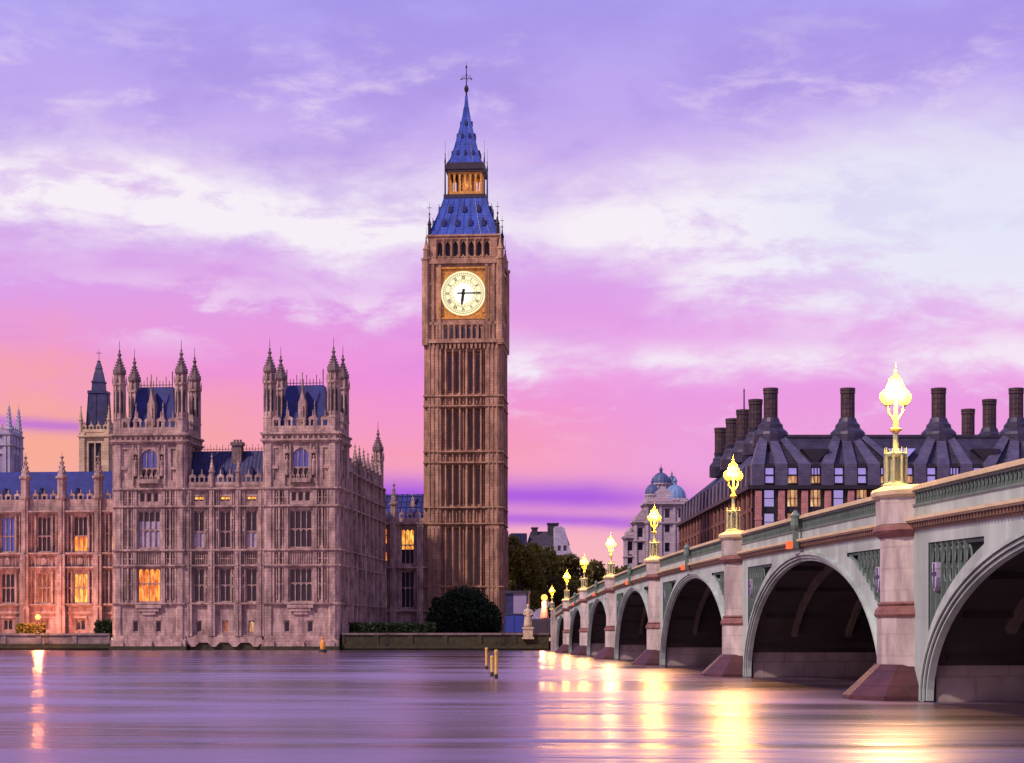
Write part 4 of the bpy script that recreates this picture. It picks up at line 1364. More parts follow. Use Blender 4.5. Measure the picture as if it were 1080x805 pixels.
# ================================================================== distant towers on the left
def slate_tower():
    t = thing('slate_spired_tower', 'buff square tower with dark violet slate cap, behind the left palace turrets', 'tower', (-65.3, 362, 0), PA)
    a = 2.6
    b = MB()
    sl = MB()
    for k in range(4):
        f = F(math.sin(k * PI / 2) * a, -math.cos(k * PI / 2) * a, k * PI / 2)
        hol = [(-1.15, -0.12, 30.5, 36.5), (0.12, 1.15, 30.5, 36.5)]
        b.wall(f, -a, a, 2.3, 38.6, hol, 0.5)
        for s in (-1, 1):
            b.fbox(f, s * 2.2 - 0.4, s * 2.2 + 0.4, -0.05, 0.3, 2.3, 38.4)
        course(b, f, -a - 0.3, a + 0.3, 29.0, 0.4, 0.4)
        course(b, f, -a - 0.3, a + 0.3, 37.6, 0.5, 0.5)
        battlement(b, f, -a, a, 38.4, 1.9, 1.3, 0.3)
        for h in hol:
            sl.fbox(f, h[0], h[1], -0.55, -0.45, h[2], h[3])
            sl.fbox(f, h[0], h[1], -0.46, -0.36, 33.3, 33.7)
    b.build('wall', 'buff', t)
    sl.build('louvre', 'dark_panel', t)
    for sx in (-1, 1):
        for sy in (-1, 1):
            pinnacle(t, F(0, 0, 0), sx * 2.55, -sy * 2.55, 38.3, 43.4, 0.32, 'buff')
    r = MB()
    sq = math.sqrt(2)
    r.lathe(0, 0, [(1.85 * sq, 38.6), (1.8 * sq, 39.6), (1.5 * sq, 45.4), (1.66 * sq, 45.5), (1.66 * sq, 46.0), (1.08 * sq, 46.1), (1.0 * sq, 47.4), (1.12 * sq, 47.5), (1.12 * sq, 47.75), (0.92 * sq, 47.9), (0.7 * sq, 49.2), (0.5 * sq, 50.0), (0.58 * sq, 50.05), (0.5 * sq, 50.3), (0.22 * sq, 51.3), (0.3 * sq, 51.4), (0.06, 51.6), (0.03, 53.6)], 4, PI / 4)
    r.bar((-0.45, 0, 52.9), (0.45, 0, 52.9), 0.06, 4)
    for k in range(4):
        f = F(0, 0, k * PI / 2)
        for u in (-1.0, 0.0, 1.0):
            r.bar(f.p(u * 1.8, 1.82, 39.6), f.p(u * 1.5, 1.52, 45.4), 0.07, 4)
    r.build('cap_roof', 'slate_dark', t)


slate_tower()


def abbey_tower():
    t = thing('pale_church_tower', 'pale lilac church tower with slender pinnacles at the far left edge', 'church tower', (-116.0, 505, 0), PA)
    a = 4.3
    b = MB()
    sl = MB()
    for k in range(4):
        f = F(math.sin(k * PI / 2) * a, -math.cos(k * PI / 2) * a, k * PI / 2)
        hol = [(-2.2, -0.3, 42.0, 47.5), (0.3, 2.2, 42.0, 47.5)]
        b.wall(f, -a, a, 2.3, 52.6, hol, 0.5)
        for s in (-1, 1):
            for q in (3.0, 4.0):
                b.fbox(f, s * q - 0.3, s * q + 0.3, -0.05, 0.4, 2.3, 52.0)
        ribs(b, f, [-2.5, 0, 2.5], 38.0, 52.0, 0.3, 0.3)
        for z in (40.5, 49.5, 52.2):
            course(b, f, -a - 0.4, a + 0.4, z, 0.5, 0.6)
        battlement(b, f, -a, a, 52.6, 2.2, 1.4, 0.3)
        for h in hol:
            sl.fbox(f, h[0], h[1], -0.5, -0.4, h[2], h[3])
    b.build('wall', 'pale_cool', t)
    sl.build('louvre', 'lilac_panel', t)
    for sx in (-1, 1):
        for sy in (-1, 1):
            p = MB()
            p.lathe(sx * 3.7, sy * 3.7, [(0.95, 50), (0.95, 53.4), (1.1, 53.6), (0.8, 54.0), (0.5, 56.5), (0.22, 59.0), (0.3, 59.2), (0.05, 59.5), (0.03, 60.6)], 8)
            crockets(p, sx * 3.7, sy * 3.7, 0.8, 54.0, 0.25, 58.8, 5, 4, 0.25)
            p.build('pinnacle', 'pale_cool', t)


abbey_tower()

# ================================================================== RIVER WALLS
def river_wall(name, label, x0, x1, top, v0, mat, coping_mat):
    """wall in the palace frame from local u x0 to x1"""
    t = thing(name, label, 'river wall', (CX, CY, 0), PA)
    f = F(0, v0, 0)
    b = MB()
    b.fbox(f, x0, x1, -0.7, 0.0, 0.9, top)
    n = max(2, round((x1 - x0) / 5))
    for k in range(n + 1):
        u = x0 + (x1 - x0) * k / n
        b.fbox(f, max(u - 0.35, x0), min(u + 0.35, x1), -0.6, 0.14, 0.92, top - 0.02)
    b.build('masonry', mat, t)
    c = MB()
    c.fbox(f, x0, x1, -0.85, 0.22, top, top + 0.28)
    c.build('coping', coping_mat, t)
    w = MB()
    w.fbox(f, x0, x1, -0.6, 0.35, -1.5, 0.9)
    w.fbox(f, x0, x1, 0.3, 0.6, 0.25, 0.6)
    w.build('tide_band', 'weed', t)
    for q_ in (0.22, 0.78):
        u = x0 + (x1 - x0) * q_
        l = MB()
        for sg in (-0.22, 0.22):
            l.bar(f.p(u + sg, 0.42, 0.1), f.p(u + sg, 0.42, top + 0.5), 0.035, 5)
        for k in range(7):
            l.bar(f.p(u - 0.22, 0.42, 0.3 + 0.33 * k), f.p(u + 0.22, 0.42, 0.3 + 0.33 * k), 0.025, 4)
        l.build('ladder', 'black', t)


river_wall('terrace_wall', 'pale terrace wall above the water in front of the pink palace range', -76.0, -33.6, 2.15, 0.2, 'terrace', 'terrace')
river_wall('embankment_wall', 'dark weedy embankment wall below the clock tower', 0.6, 30.4, 2.2, 0.5, 'weed', 'stone_dark')


# ================================================================== BRIDGE
PIERS = [58.0, 92.8, 131.0, 169.5, 206.5, 241.0]
AB0, AB1 = 25.0, 274.0
FX = 12.7
BWID = 25.5


def T(y):
    return 6.98 - 9.15e-5 * (y - 160) ** 2


OFF = (FX, 160.0, 0)
bridge = thing('arched_bridge', 'long green iron arched bridge on pink granite piers crossing the river', 'bridge', OFF)
bounds = [AB0] + PIERS + [AB1]
HALF_P = 2.5


def ribbon(b, ys, x0, x1, o0, o1):
    b.rings([[(x0, y, T(y) + o0), (x1, y, T(y) + o0), (x1, y, T(y) + o1), (x0, y, T(y) + o1)] for y in ys])


def lin_ys(a, b, step=2.4):
    n = max(2, round((b - a) / step))
    return [a + (b - a) * k / n for k in range(n + 1)]


def make_bridge():
    ys = lin_ys(AB0 - 12, AB1 + 17, 2.2)
    # deck and pavement
    d = MB(OFF)
    ribbon(d, ys, FX + 0.35, FX + BWID - 0.35, -1.30, -0.86)
    d.build('deck', 'asphalt', bridge)
    for side in (0, 1):
        sx = FX if side == 0 else FX + BWID
        sg = -1 if side == 0 else 1

        def X(o):
            return sx + sg * o

        def rib(b, yy, o0, o1, z0, z1):
            x0, x1 = sorted((X(o0), X(o1)))
            ribbon(b, yy, x0, x1, z0, z1)
        p = MB(OFF)
        rib(p, ys, -0.30, -0.06, -1.0, -0.12)                     # back plate
        rib(p, ys, -0.07, 0.02, -0.88, -0.56)                     # lower plain band
        par = p.build('parapet', 'iron_green', bridge)
        c = MB(OFF)
        rib(c, ys, -0.36, 0.14, -0.12, -0.03)
        rib(c, ys, -0.30, 0.08, -0.03, 0.02)
        c.build('coping', 'coping', par)
        c = MB(OFF)
        rib(c, ys, -0.06, 0.06, -0.19, -0.125)
        rib(c, ys, -0.06, 0.06, -0.565, -0.50)
        y = AB0 - 10
        while y < AB1 + 15:                                       # pierced trefoil tracery of the parapet
            t = T(y)
            c.box(*sorted((X(-0.06), X(0.035))), y - 0.03, y + 0.03, t - 0.50, t - 0.19)
            if side == 0 and y < 215:
                for q in range(5):
                    a0, a1 = PI * q / 5, PI * (q + 1) / 5
                    c.bar((X(0.0), y + 0.18 - 0.14 * math.cos(a0), t - 0.36 + 0.14 * math.sin(a0)), (X(0.0), y + 0.18 - 0.14 * math.cos(a1), t - 0.36 + 0.14 * math.sin(a1)), 0.022, 4)
            y += 0.36
        c.build('parapet_tracery', 'iron_mid', par)
        c = MB(OFF)
        rib(c, ys, -0.2, 0.24, -0.97, -0.89)
        rib(c, ys, -0.2, 0.17, -1.02, -0.97)
        c.build('cornice', 'coping', bridge)
        c = MB(OFF)
        rib(c, ys, -0.2, 0.05, -1.24, -1.02)
        y = AB0 - 10
        while y < AB1 + 15:
            t = T(y)
            c.box(*sorted((X(0.03), X(0.15))), y - 0.07, y + 0.07, t - 1.17, t - 1.03)
            y += 0.30
        c.build('dentil_course', 'dentil', bridge)
        for a, bb in zip(bounds, bounds[1:]):
            make_spandrel(a, bb, X, side)
    for a, bb in zip(bounds, bounds[1:]):
        make_vault(a, bb)
    for y in PIERS:
        make_pier(y)
    # abutments
    for y0, y1 in ((AB0 - 12, AB0), (AB1, AB1 + 17)):
        b = MB(OFF)
        b.box(FX - 0.05, FX + BWID + 0.05, y0, y1, -1, min(T(y0), T(y1)) - 1.25)
        b.box(FX - 0.6, FX - 0.05, (y0 if y0 < 100 else y1 - 17) + 0.6, (y0 if y0 < 100 else y1 - 17) + 3.2, -1, T(y0) - 0.2)
        b.build('abutment', 'granite', bridge)


def ell(y, c, hs, zc, zs=0.03):
    q = max(0.0, 1 - ((y - c) / hs) ** 2)
    return zs + (zc - zs) * math.sqrt(q)


def arch_ys(c, hs, n=40):
    return [c - hs * math.cos(PI * k / n) for k in range(n + 1)]


def arch_pts(c, hs, zc, n=40, zs=0.03):
    return [(c - hs * math.cos(PI * k / n), zs + (zc - zs) * math.sin(PI * k / n)) for k in range(n + 1)]


def make_spandrel(a, b, X, side):
    c = (a + b) / 2
    he = (b - a) / 2 - HALF_P                                    # extrados half span
    zc = T(c) - 1.40
    hi, zi = he - 0.42, zc - 0.30
    # moulded face rib in three steps
    m = MB(OFF)
    bands = [(0.0, 0.14, 0.16), (0.14, 0.28, 0.10), (0.28, 0.42, 0.03)]
    for r0, r1, o in bands:
        p0 = arch_pts(c, he - r0, zc - r0 * 0.72)
        p1 = arch_pts(c, he - r1, zc - r1 * 0.72)
        x0, x1 = X(o), X(-0.16)
        rings = []
        for (y0, z0), (y1, z1) in zip(p0, p1):
            rings.append([(x0, y0, z0), (x0, y1, z1), (x1, y1, z1), (x1, y0, z0)])
        m.rings(rings)
    rib = m.build('arch_rib', 'iron_green', bridge)
    if side == 0:
        g = MB(OFF)
        for r0 in (0.14, 0.28):
            p0 = arch_pts(c, he - r0 + 0.02, zc - (r0 - 0.02) * 0.72)
            p1 = arch_pts(c, he - r0 - 0.03, zc - (r0 + 0.03) * 0.72)
            o = 0.115 if r0 < 0.2 else 0.05
            g.rings([[(X(o), y0, z0), (X(o), y1, z1), (X(-0.1), y1, z1), (X(-0.1), y0, z0)] for (y0, z0), (y1, z1) in zip(p0, p1)])
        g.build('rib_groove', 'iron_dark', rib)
    # spandrel plate with sunk tracery panels beside each pier
    ys = sorted(set(arch_ys(c, he, 60) + [a + 0.9, b - 0.9, a + 3.0, b - 3.0, a + 3.02, b - 3.02]))
    ys = [y for y in ys if a + 0.9 <= y <= b - 0.9]
    s, pn = MB(OFF), MB(OFF)
    reg = []

    def hole(y):
        d = min(y - a, b - y)
        if d < 3.0:
            return None
        lo = ell(y, c, he + 0.75, zc + 0.42, 0.03)
        hi_ = T(y) - 1.62
        return (lo, hi_) if hi_ - lo > 0.10 else None
    for y0, y1 in zip(ys, ys[1:]):
        e0 = ell(y0, c, he, zc) if abs(y0 - c) < he else -0.3
        e1 = ell(y1, c, he, zc) if abs(y1 - c) < he else -0.3
        t0, t1 = T(y0) - 1.22, T(y1) - 1.22
        h0, h1 = hole(y0), hole(y1)
        xo, xi = X(0.0), X(-0.40)
        if h0 and h1:
            s.add([(xo, y0, e0), (xo, y1, e1), (xo, y1, h1[0]), (xo, y0, h0[0])], [(0, 1, 2, 3)])
            s.add([(xo, y0, h0[1]), (xo, y1, h1[1]), (xo, y1, t1), (xo, y0, t0)], [(0, 1, 2, 3)])
            s.add([(xo, y0, h0[0]), (xo, y1, h1[0]), (xi, y1, h1[0]), (xi, y0, h0[0])], [(0, 1, 2, 3)])
            s.add([(xo, y0, h0[1]), (xo, y1, h1[1]), (xi, y1, h1[1]), (xi, y0, h0[1])], [(0, 1, 2, 3)])
            pn.add([(xi, y0, h0[0]), (xi, y1, h1[0]), (xi, y1, h1[1]), (xi, y0, h0[1])], [(0, 1, 2, 3)])
            reg.append((y0, h0))
            reg.append((y1, h1))
        else:
            s.add([(xo, y0, e0), (xo, y1, e1), (xo, y1, t1), (xo, y0, t0)], [(0, 1, 2, 3)])
    sp_o = s.build('spandrel', 'iron_green', bridge)
    for yy in (a + 3.02, b - 3.02):
        h = hole(yy)
        if h:
            pn.add([(X(0.0), yy, h[0]), (X(-0.40), yy, h[0]), (X(-0.40), yy, h[1]), (X(0.0), yy, h[1])], [(0, 1, 2, 3)])
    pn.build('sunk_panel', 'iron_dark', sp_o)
    if side == 0:
        for s_ in (0, 1):
            tr = MB(OFF)
            e = a if s_ == 0 else b
            sg = 1 if s_ == 0 else -1
            o0, o1 = sorted((X(-0.03), X(-0.16)))
            # moulded border
            for k in range(24):
                y0, y1 = e + sg * (3.06 + 0.28 * k), e + sg * (3.06 + 0.28 * (k + 1))
                h0, h1 = hole(y0), hole(y1)
                if not (h0 and h1):
                    break
                tr.bar((X(-0.1), y0, h0[0] + 0.06), (X(-0.1), y1, h1[0] + 0.06), 0.055, 4)
                tr.bar((X(-0.1), y0, h0[1] - 0.06), (X(-0.1), y1, h1[1] - 0.06), 0.055, 4)
            for k in range(7):                                    # slender bars with pointed heads
                y = e + sg * (3.08 + 0.62 * k)
                h = hole(y)
                if not h or h[1] - h[0] < 0.25:
                    break
                tr.box(o0, o1, y - 0.035, y + 0.035, h[0], h[1])
                y2 = e + sg * (3.08 + 0.62 * (k + 1))
                h2 = hole(y2)
                if h2 and h2[1] - h2[0] > 0.2:
                    ym = (y + y2) / 2
                    top = min(h[1], h2[1]) - 0.08
                    for q in range(4):
                        a0, a1 = PI * q / 4, PI * (q + 1) / 4
                        tr.bar((X(-0.1), ym - 0.27 * math.cos(a0), top - 0.45 + 0.36 * math.sin(a0)), (X(-0.1), ym - 0.27 * math.cos(a1), top - 0.45 + 0.36 * math.sin(a1)), 0.035, 4)
                    if h2[1] - h2[0] > 0.9:
                        for q in range(8):
                            a0, a1 = 2 * PI * q / 8, 2 * PI * (q + 1) / 8
                            zc2 = top - 0.8
                            tr.bar((X(-0.1), ym + 0.2 * math.cos(a0), zc2 + 0.2 * math.sin(a0)), (X(-0.1), ym + 0.2 * math.cos(a1), zc2 + 0.2 * math.sin(a1)), 0.03, 4)
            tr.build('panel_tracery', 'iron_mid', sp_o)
        for s_ in (0, 1):
            e = a if s_ == 0 else b
            sg = 1 if s_ == 0 else -1
            y = e + sg * 3.72
            h = hole(y)
            if h and h[1] - h[0] > 0.8:
                zz = h[1] - 0.55
                f = F(X(-0.02), y, -PI / 2)
                q = MB(OFF)
                q.fpoly(f, [(-0.26, zz), (0.26, zz), (0.26, zz - 0.42), (0.16, zz - 0.64), (0, zz - 0.8), (-0.16, zz - 0.64), (-0.26, zz - 0.42)], -0.1, 0.03)
                sh = q.build('shield', 'pale_cool', sp_o)
                q = MB(OFF)
                q.fbox(f, -0.05, 0.05, 0.02, 0.05, zz - 0.7, zz - 0.03)
                q.fbox(f, -0.24, 0.24, 0.02, 0.048, zz - 0.36, zz - 0.26)
                q.build('shield_cross', 'slate_dark', sh)


def make_vault(a, b):
    c = (a + b) / 2
    he = (b - a) / 2 - HALF_P
    zc = T(c) - 1.34
    pts = arch_pts(c, he + 0.02, zc, 32)
    v = MB(OFF)
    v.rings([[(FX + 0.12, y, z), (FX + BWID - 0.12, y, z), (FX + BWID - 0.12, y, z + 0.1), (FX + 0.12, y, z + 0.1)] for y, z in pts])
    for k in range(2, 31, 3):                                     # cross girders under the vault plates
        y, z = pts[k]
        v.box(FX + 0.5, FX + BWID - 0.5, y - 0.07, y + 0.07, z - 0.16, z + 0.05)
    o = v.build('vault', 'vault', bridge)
    for k in range(10):
        x = FX + 1.9 + 2.4 * k
        r = MB(OFF)
        p0 = [p for p in arch_pts(c, he, zc - 0.02, 40) if p[1] > 1.9]
        p1 = arch_pts(c, he - 0.4, zc - 0.32, 40)
        p1 = p1[(41 - len(p0)) // 2:(41 - len(p0)) // 2 + len(p0)]
        r.rings([[(x - 0.11, y0, z0), (x + 0.11, y0, z0), (x + 0.11, y1, z1), (x - 0.11, y1, z1)] for (y0, z0), (y1, z1) in zip(p0, p1)])
        r.build('girder', 'vault_rib', o)


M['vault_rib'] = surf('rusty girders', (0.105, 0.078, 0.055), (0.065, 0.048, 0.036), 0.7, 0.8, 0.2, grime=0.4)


def oct_ring(y, z, k=1.0, e=0.0):
    """plan of a pier's cutwater turret, out of the bridge face"""
    pr = [(0.02, 1.45), (-0.27, 1.0), (-0.62, 0.36), (-0.62, -0.36), (-0.27, -1.0), (0.02, -1.45)]
    out_ = []
    for x, q in pr:
        out_.append((FX + (x * k - e if x < 0 else 0.4), y + q * k + (e * (1 if q > 0 else -1) if abs(q) > 0.9 else 0), z))
    return out_


def make_pier(y):
    t = T(y)
    b = MB(OFF)
    # body through the width of the bridge
    b.box(FX + 0.25, FX + BWID - 0.25, y - HALF_P - 0.35, y + HALF_P + 0.35, -1, 1.95)
    b.build('pier_core', 'pier_wall', bridge)
    b = MB(OFF)
    b.box(FX + 0.02, FX + BWID, y - 1.5, y + 1.5, -1, t - 1.25)
    seg = [(1.0, 1.0, 0.10), (1.0, 2.33, 0.10)]
    b.rings([oct_ring(y, 0.95, 1.0, 0.10), oct_ring(y, 2.34, 1.0, 0.10)])
    b.rings([oct_ring(y, 2.78, 1.0, 0.0), oct_ring(y, t - 1.42, 1.0, 0.0)])
    pier = b.build('pier', 'granite', bridge)
    b = MB(OFF)
    b.rings([oct_ring(y, 2.34, 1.0, 0.13), oct_ring(y, 2.42, 1.0, 0.18), oct_ring(y, 2.56, 1.0, 0.15), oct_ring(y, 2.66, 1.0, 0.05), oct_ring(y, 2.72, 1.0, 0.09), oct_ring(y, 2.78, 1.0, 0.03)])
    b.build('pier_band', 'granite_band', pier)
    b = MB(OFF)
    b.rings([oct_ring(y, t - 1.42, 1.0, 0.03), oct_ring(y, t - 1.33, 1.0, 0.13), oct_ring(y, t - 1.22, 1.0, 0.22), oct_ring(y, t - 1.12, 1.0, 0.20), oct_ring(y, t - 1.04, 1.0, 0.10)])
    b.build('pier_band', 'granite_band', pier)
    b = MB(OFF)
    b.rings([oct_ring(y, t - 1.04, 1.0, 0.12), oct_ring(y, t - 0.30, 1.0, 0.14)])
    b.build('pier_cap', 'granite', pier)
    b = MB(OFF)
    b.rings([oct_ring(y, t - 0.30, 1.0, 0.16), oct_ring(y, t - 0.22, 1.0, 0.26), oct_ring(y, t - 0.10, 1.0, 0.28), oct_ring(y, t - 0.02, 1.0, 0.22), oct_ring(y, t + 0.05, 1.0, 0.05)])
    b.build('cap_moulding', 'coping', pier)
    b = MB(OFF)
    b.rings([[(FX + 1.5, y + 2.0, -0.9), (FX - 1.05, y + 2.0, -0.9), (FX - 1.75, y + 0.55, -0.9), (FX - 1.75, y - 0.55, -0.9), (FX - 1.05, y - 2.0, -0.9), (FX + 1.5, y - 2.0, -0.9)],
             [(FX + 1.5, y + 2.0, 0.12), (FX - 1.0, y + 2.0, 0.12), (FX - 1.68, y + 0.55, 0.12), (FX - 1.68, y - 0.55, 0.12), (FX - 1.0, y - 2.0, 0.12), (FX + 1.5, y - 2.0, 0.12)],
             [(FX + 1.5, y + 1.5, 1.0), (FX - 0.42, y + 1.12, 1.0), (FX - 0.76, y + 0.42, 1.0), (FX - 0.76, y - 0.42, 1.0), (FX - 0.42, y - 1.12, 1.0), (FX + 1.5, y - 1.5, 1.0)]])
    b.build('cutwater', 'granite_foot', pier)


make_bridge()


# ------------------------------------------------------------------ lamps on the bridge
def point_light(parent, loc, e, col_, rad=0.3):
    ld = bpy.data.lights.new('lamp_light', 'POINT')
    ld.energy = e
    ld.color = col_
    ld.shadow_soft_size = rad
    o = bpy.data.objects.new('lamp_light', ld)
    COL.objects.link(o)
    o.parent = parent
    o.location = loc
    return o


def bridge_lamp(loc, label, white=False, e=300, sc=1.0):
    t = thing('bridge_lamp', label, 'street lamp', loc, 0, 'triple globe lamps along the bridge')
    k = sc
    b = MB()
    b.lathe(0, 0, [(0.42, 0), (0.42, 0.08), (0.34, 0.12), (0.22, 0.2), (0.20, 0.85), (0.32, 0.9), (0.34, 0.98), (0.2, 1.02)], 8)
    for i in range(8):
        a = PI / 8 + 2 * PI * i / 8
        b.bar((0.30 * math.cos(a), 0.30 * math.sin(a), 0.08), (0.30 * math.cos(a), 0.30 * math.sin(a), 0.92), 0.045, 5)
        b.bar((0.31 * math.cos(a), 0.31 * math.sin(a), 0.95), (0.31 * math.cos(a), 0.31 * math.sin(a), 1.16), 0.03, 4, 0.01)
    b.build('base', 'iron_lamp', t)
    b = MB()
    b.lathe(0, 0, [(0.13, 1.0), (0.11, 1.08), (0.085, 1.15), (0.075, 1.55), (0.085, 1.6)], 8)
    b.build('shaft', 'iron_lamp', t)
    b = MB()
    b.lathe(0, 0, [(0.085, 1.58), (0.17, 1.64), (0.18, 1.70), (0.08, 1.74), (0.06, 2.05), (0.05, 2.75), (0.09, 2.78)], 8)
    for s in (-1, 1):                                             # scrolled arms carrying the lower globes
        pts = [(0.02, 1.78), (0.06, 1.95), (0.16, 2.1), (0.22, 2.2), (0.21, 2.3), (0.24, 2.36)]
        for (x0, z0), (x1, z1) in zip(pts, pts[1:]):
            b.bar((s * x0, 0, z0), (s * x1, 0, z1), 0.035, 5)
        b.lathe(s * 0.24, 0, [(0.05, 2.34), (0.09, 2.38), (0.09, 2.41)], 8)
        b.lathe(s * 0.24, 0, [(0.1, 2.80), (0.06, 2.86), (0.02, 2.96)], 8)
    b.lathe(0, 0, [(0.11, 3.20), (0.07, 3.28), (0.03, 3.34), (0.05, 3.38), (0.012, 3.44), (0.01, 3.6)], 8)
    b.build('bracket', 'gold_lamp', t)
    gm = 'globe_white' if white else 'globe'
    for x, z, r in ((-0.24, 2.60, 0.225), (0.24, 2.60, 0.225), (0, 3.0, 0.225)):
        q = MB()
        q.lathe(x, 0, [(r * 0.35, z - r), (r * 0.8, z - r * 0.6), (r, z), (r * 0.85, z + r * 0.5), (r * 0.4, z + r * 0.95)], 12)
        gl = q.build('globe', gm, t, True)
        q = MB()                                                  # lantern glazing bars
        for i in range(6):
            aa = 2 * PI * i / 6 + 0.2
            pr_ = [(r * 0.36, z - r), (r * 0.83, z - r * 0.6), (r * 1.03, z), (r * 0.88, z + r * 0.5), (r * 0.42, z + r * 0.95)]
            for (r0, z0), (r1, z1) in zip(pr_, pr_[1:]):
                q.bar((x + r0 * math.cos(aa), r0 * math.sin(aa), z0), (x + r1 * math.cos(aa), r1 * math.sin(aa), z1), 0.014, 4)
        q.build('glazing_bar', 'gold_lamp', gl)
    point_light(t, (-0.1, -0.35, 2.85), e, (1.0, 0.58, 0.16) if white else (1.0, 0.46, 0.075), 0.28)
    return t


M['iron_lamp'] = surf('green and gold lamp iron', (0.42, 0.40, 0.20), (0.20, 0.27, 0.17), 0.45, 9.0, 0.1, metal=0.15, grime=0.1)
LAMP_L = ['largest triple globe lamp, on the nearest bridge pier', 'triple globe lamp on the second nearest pier, before the office building',
          'triple globe lamp on the bridge in front of the domed building', 'pale triple globe lamp seen against the pink sky left of the domes',
          'triple globe lamp on the fifth pier, in front of the trees', 'triple globe lamp on the farthest bridge pier']
for i, y in enumerate(PIERS):
    bridge_lamp((FX - 0.25, y, T(y) + 0.04), LAMP_L[i], i in (0, 3), (3000, 3200, 2900, 2200, 2200, 2200)[i])
bridge_lamp((FX - 0.25, 281.0, T(281) + 0.04), 'smallest triple globe lamp, where the bridge meets the far bank', False, 1500)

# ------------------------------------------------------------------ red signal lights at the crown of the arches
NAV_L = ['red signal light over the widest visible arch', 'red signal light over the second arch, below the office building end',
         'red signal light over the third arch, below the domed building', 'small red signal light over the fourth arch', 'faintest red signal light, over the farthest arch']
for i, (a, b_) in enumerate(zip(PIERS, PIERS[1:])):
    y = (a + b_) / 2
    z = T(y) - 1.1
    t = thing('signal_light', NAV_L[i], 'signal light', (FX - 0.26, y, z), 0, 'red signal lights on the arches')
    q = MB()
    q.box(-0.16, 0.06, -0.45, 0.45, -0.14, 0.10)
    q.box(-0.10, 0.10, -0.10, 0.10, 0.10, 0.60)
    q.lathe(0, 0, [(0.16, 0.60), (0.2, 0.72), (0.16, 1.0), (0.2, 1.1), (0.05, 1.3)], 8)
    q.build('bracket', 'iron_mid', t)
    for s in (-1, 1):
        q = MB()
        q.box(-0.30, -0.165, s * 0.22 - 0.15, s * 0.22 + 0.15, -0.13, 0.13)
        q.build('lens', 'red_light', t)


# ================================================================== OFFICE BUILDING (right)
OX0, OX1, OY0, OY1 = 44.5, 92.5, 310.0, 414.0
ofc = thing('office_building', 'dark bronze office block with fan shaped roof ducts and tall flue chimneys', 'office building', (OX0, OY0, 0))


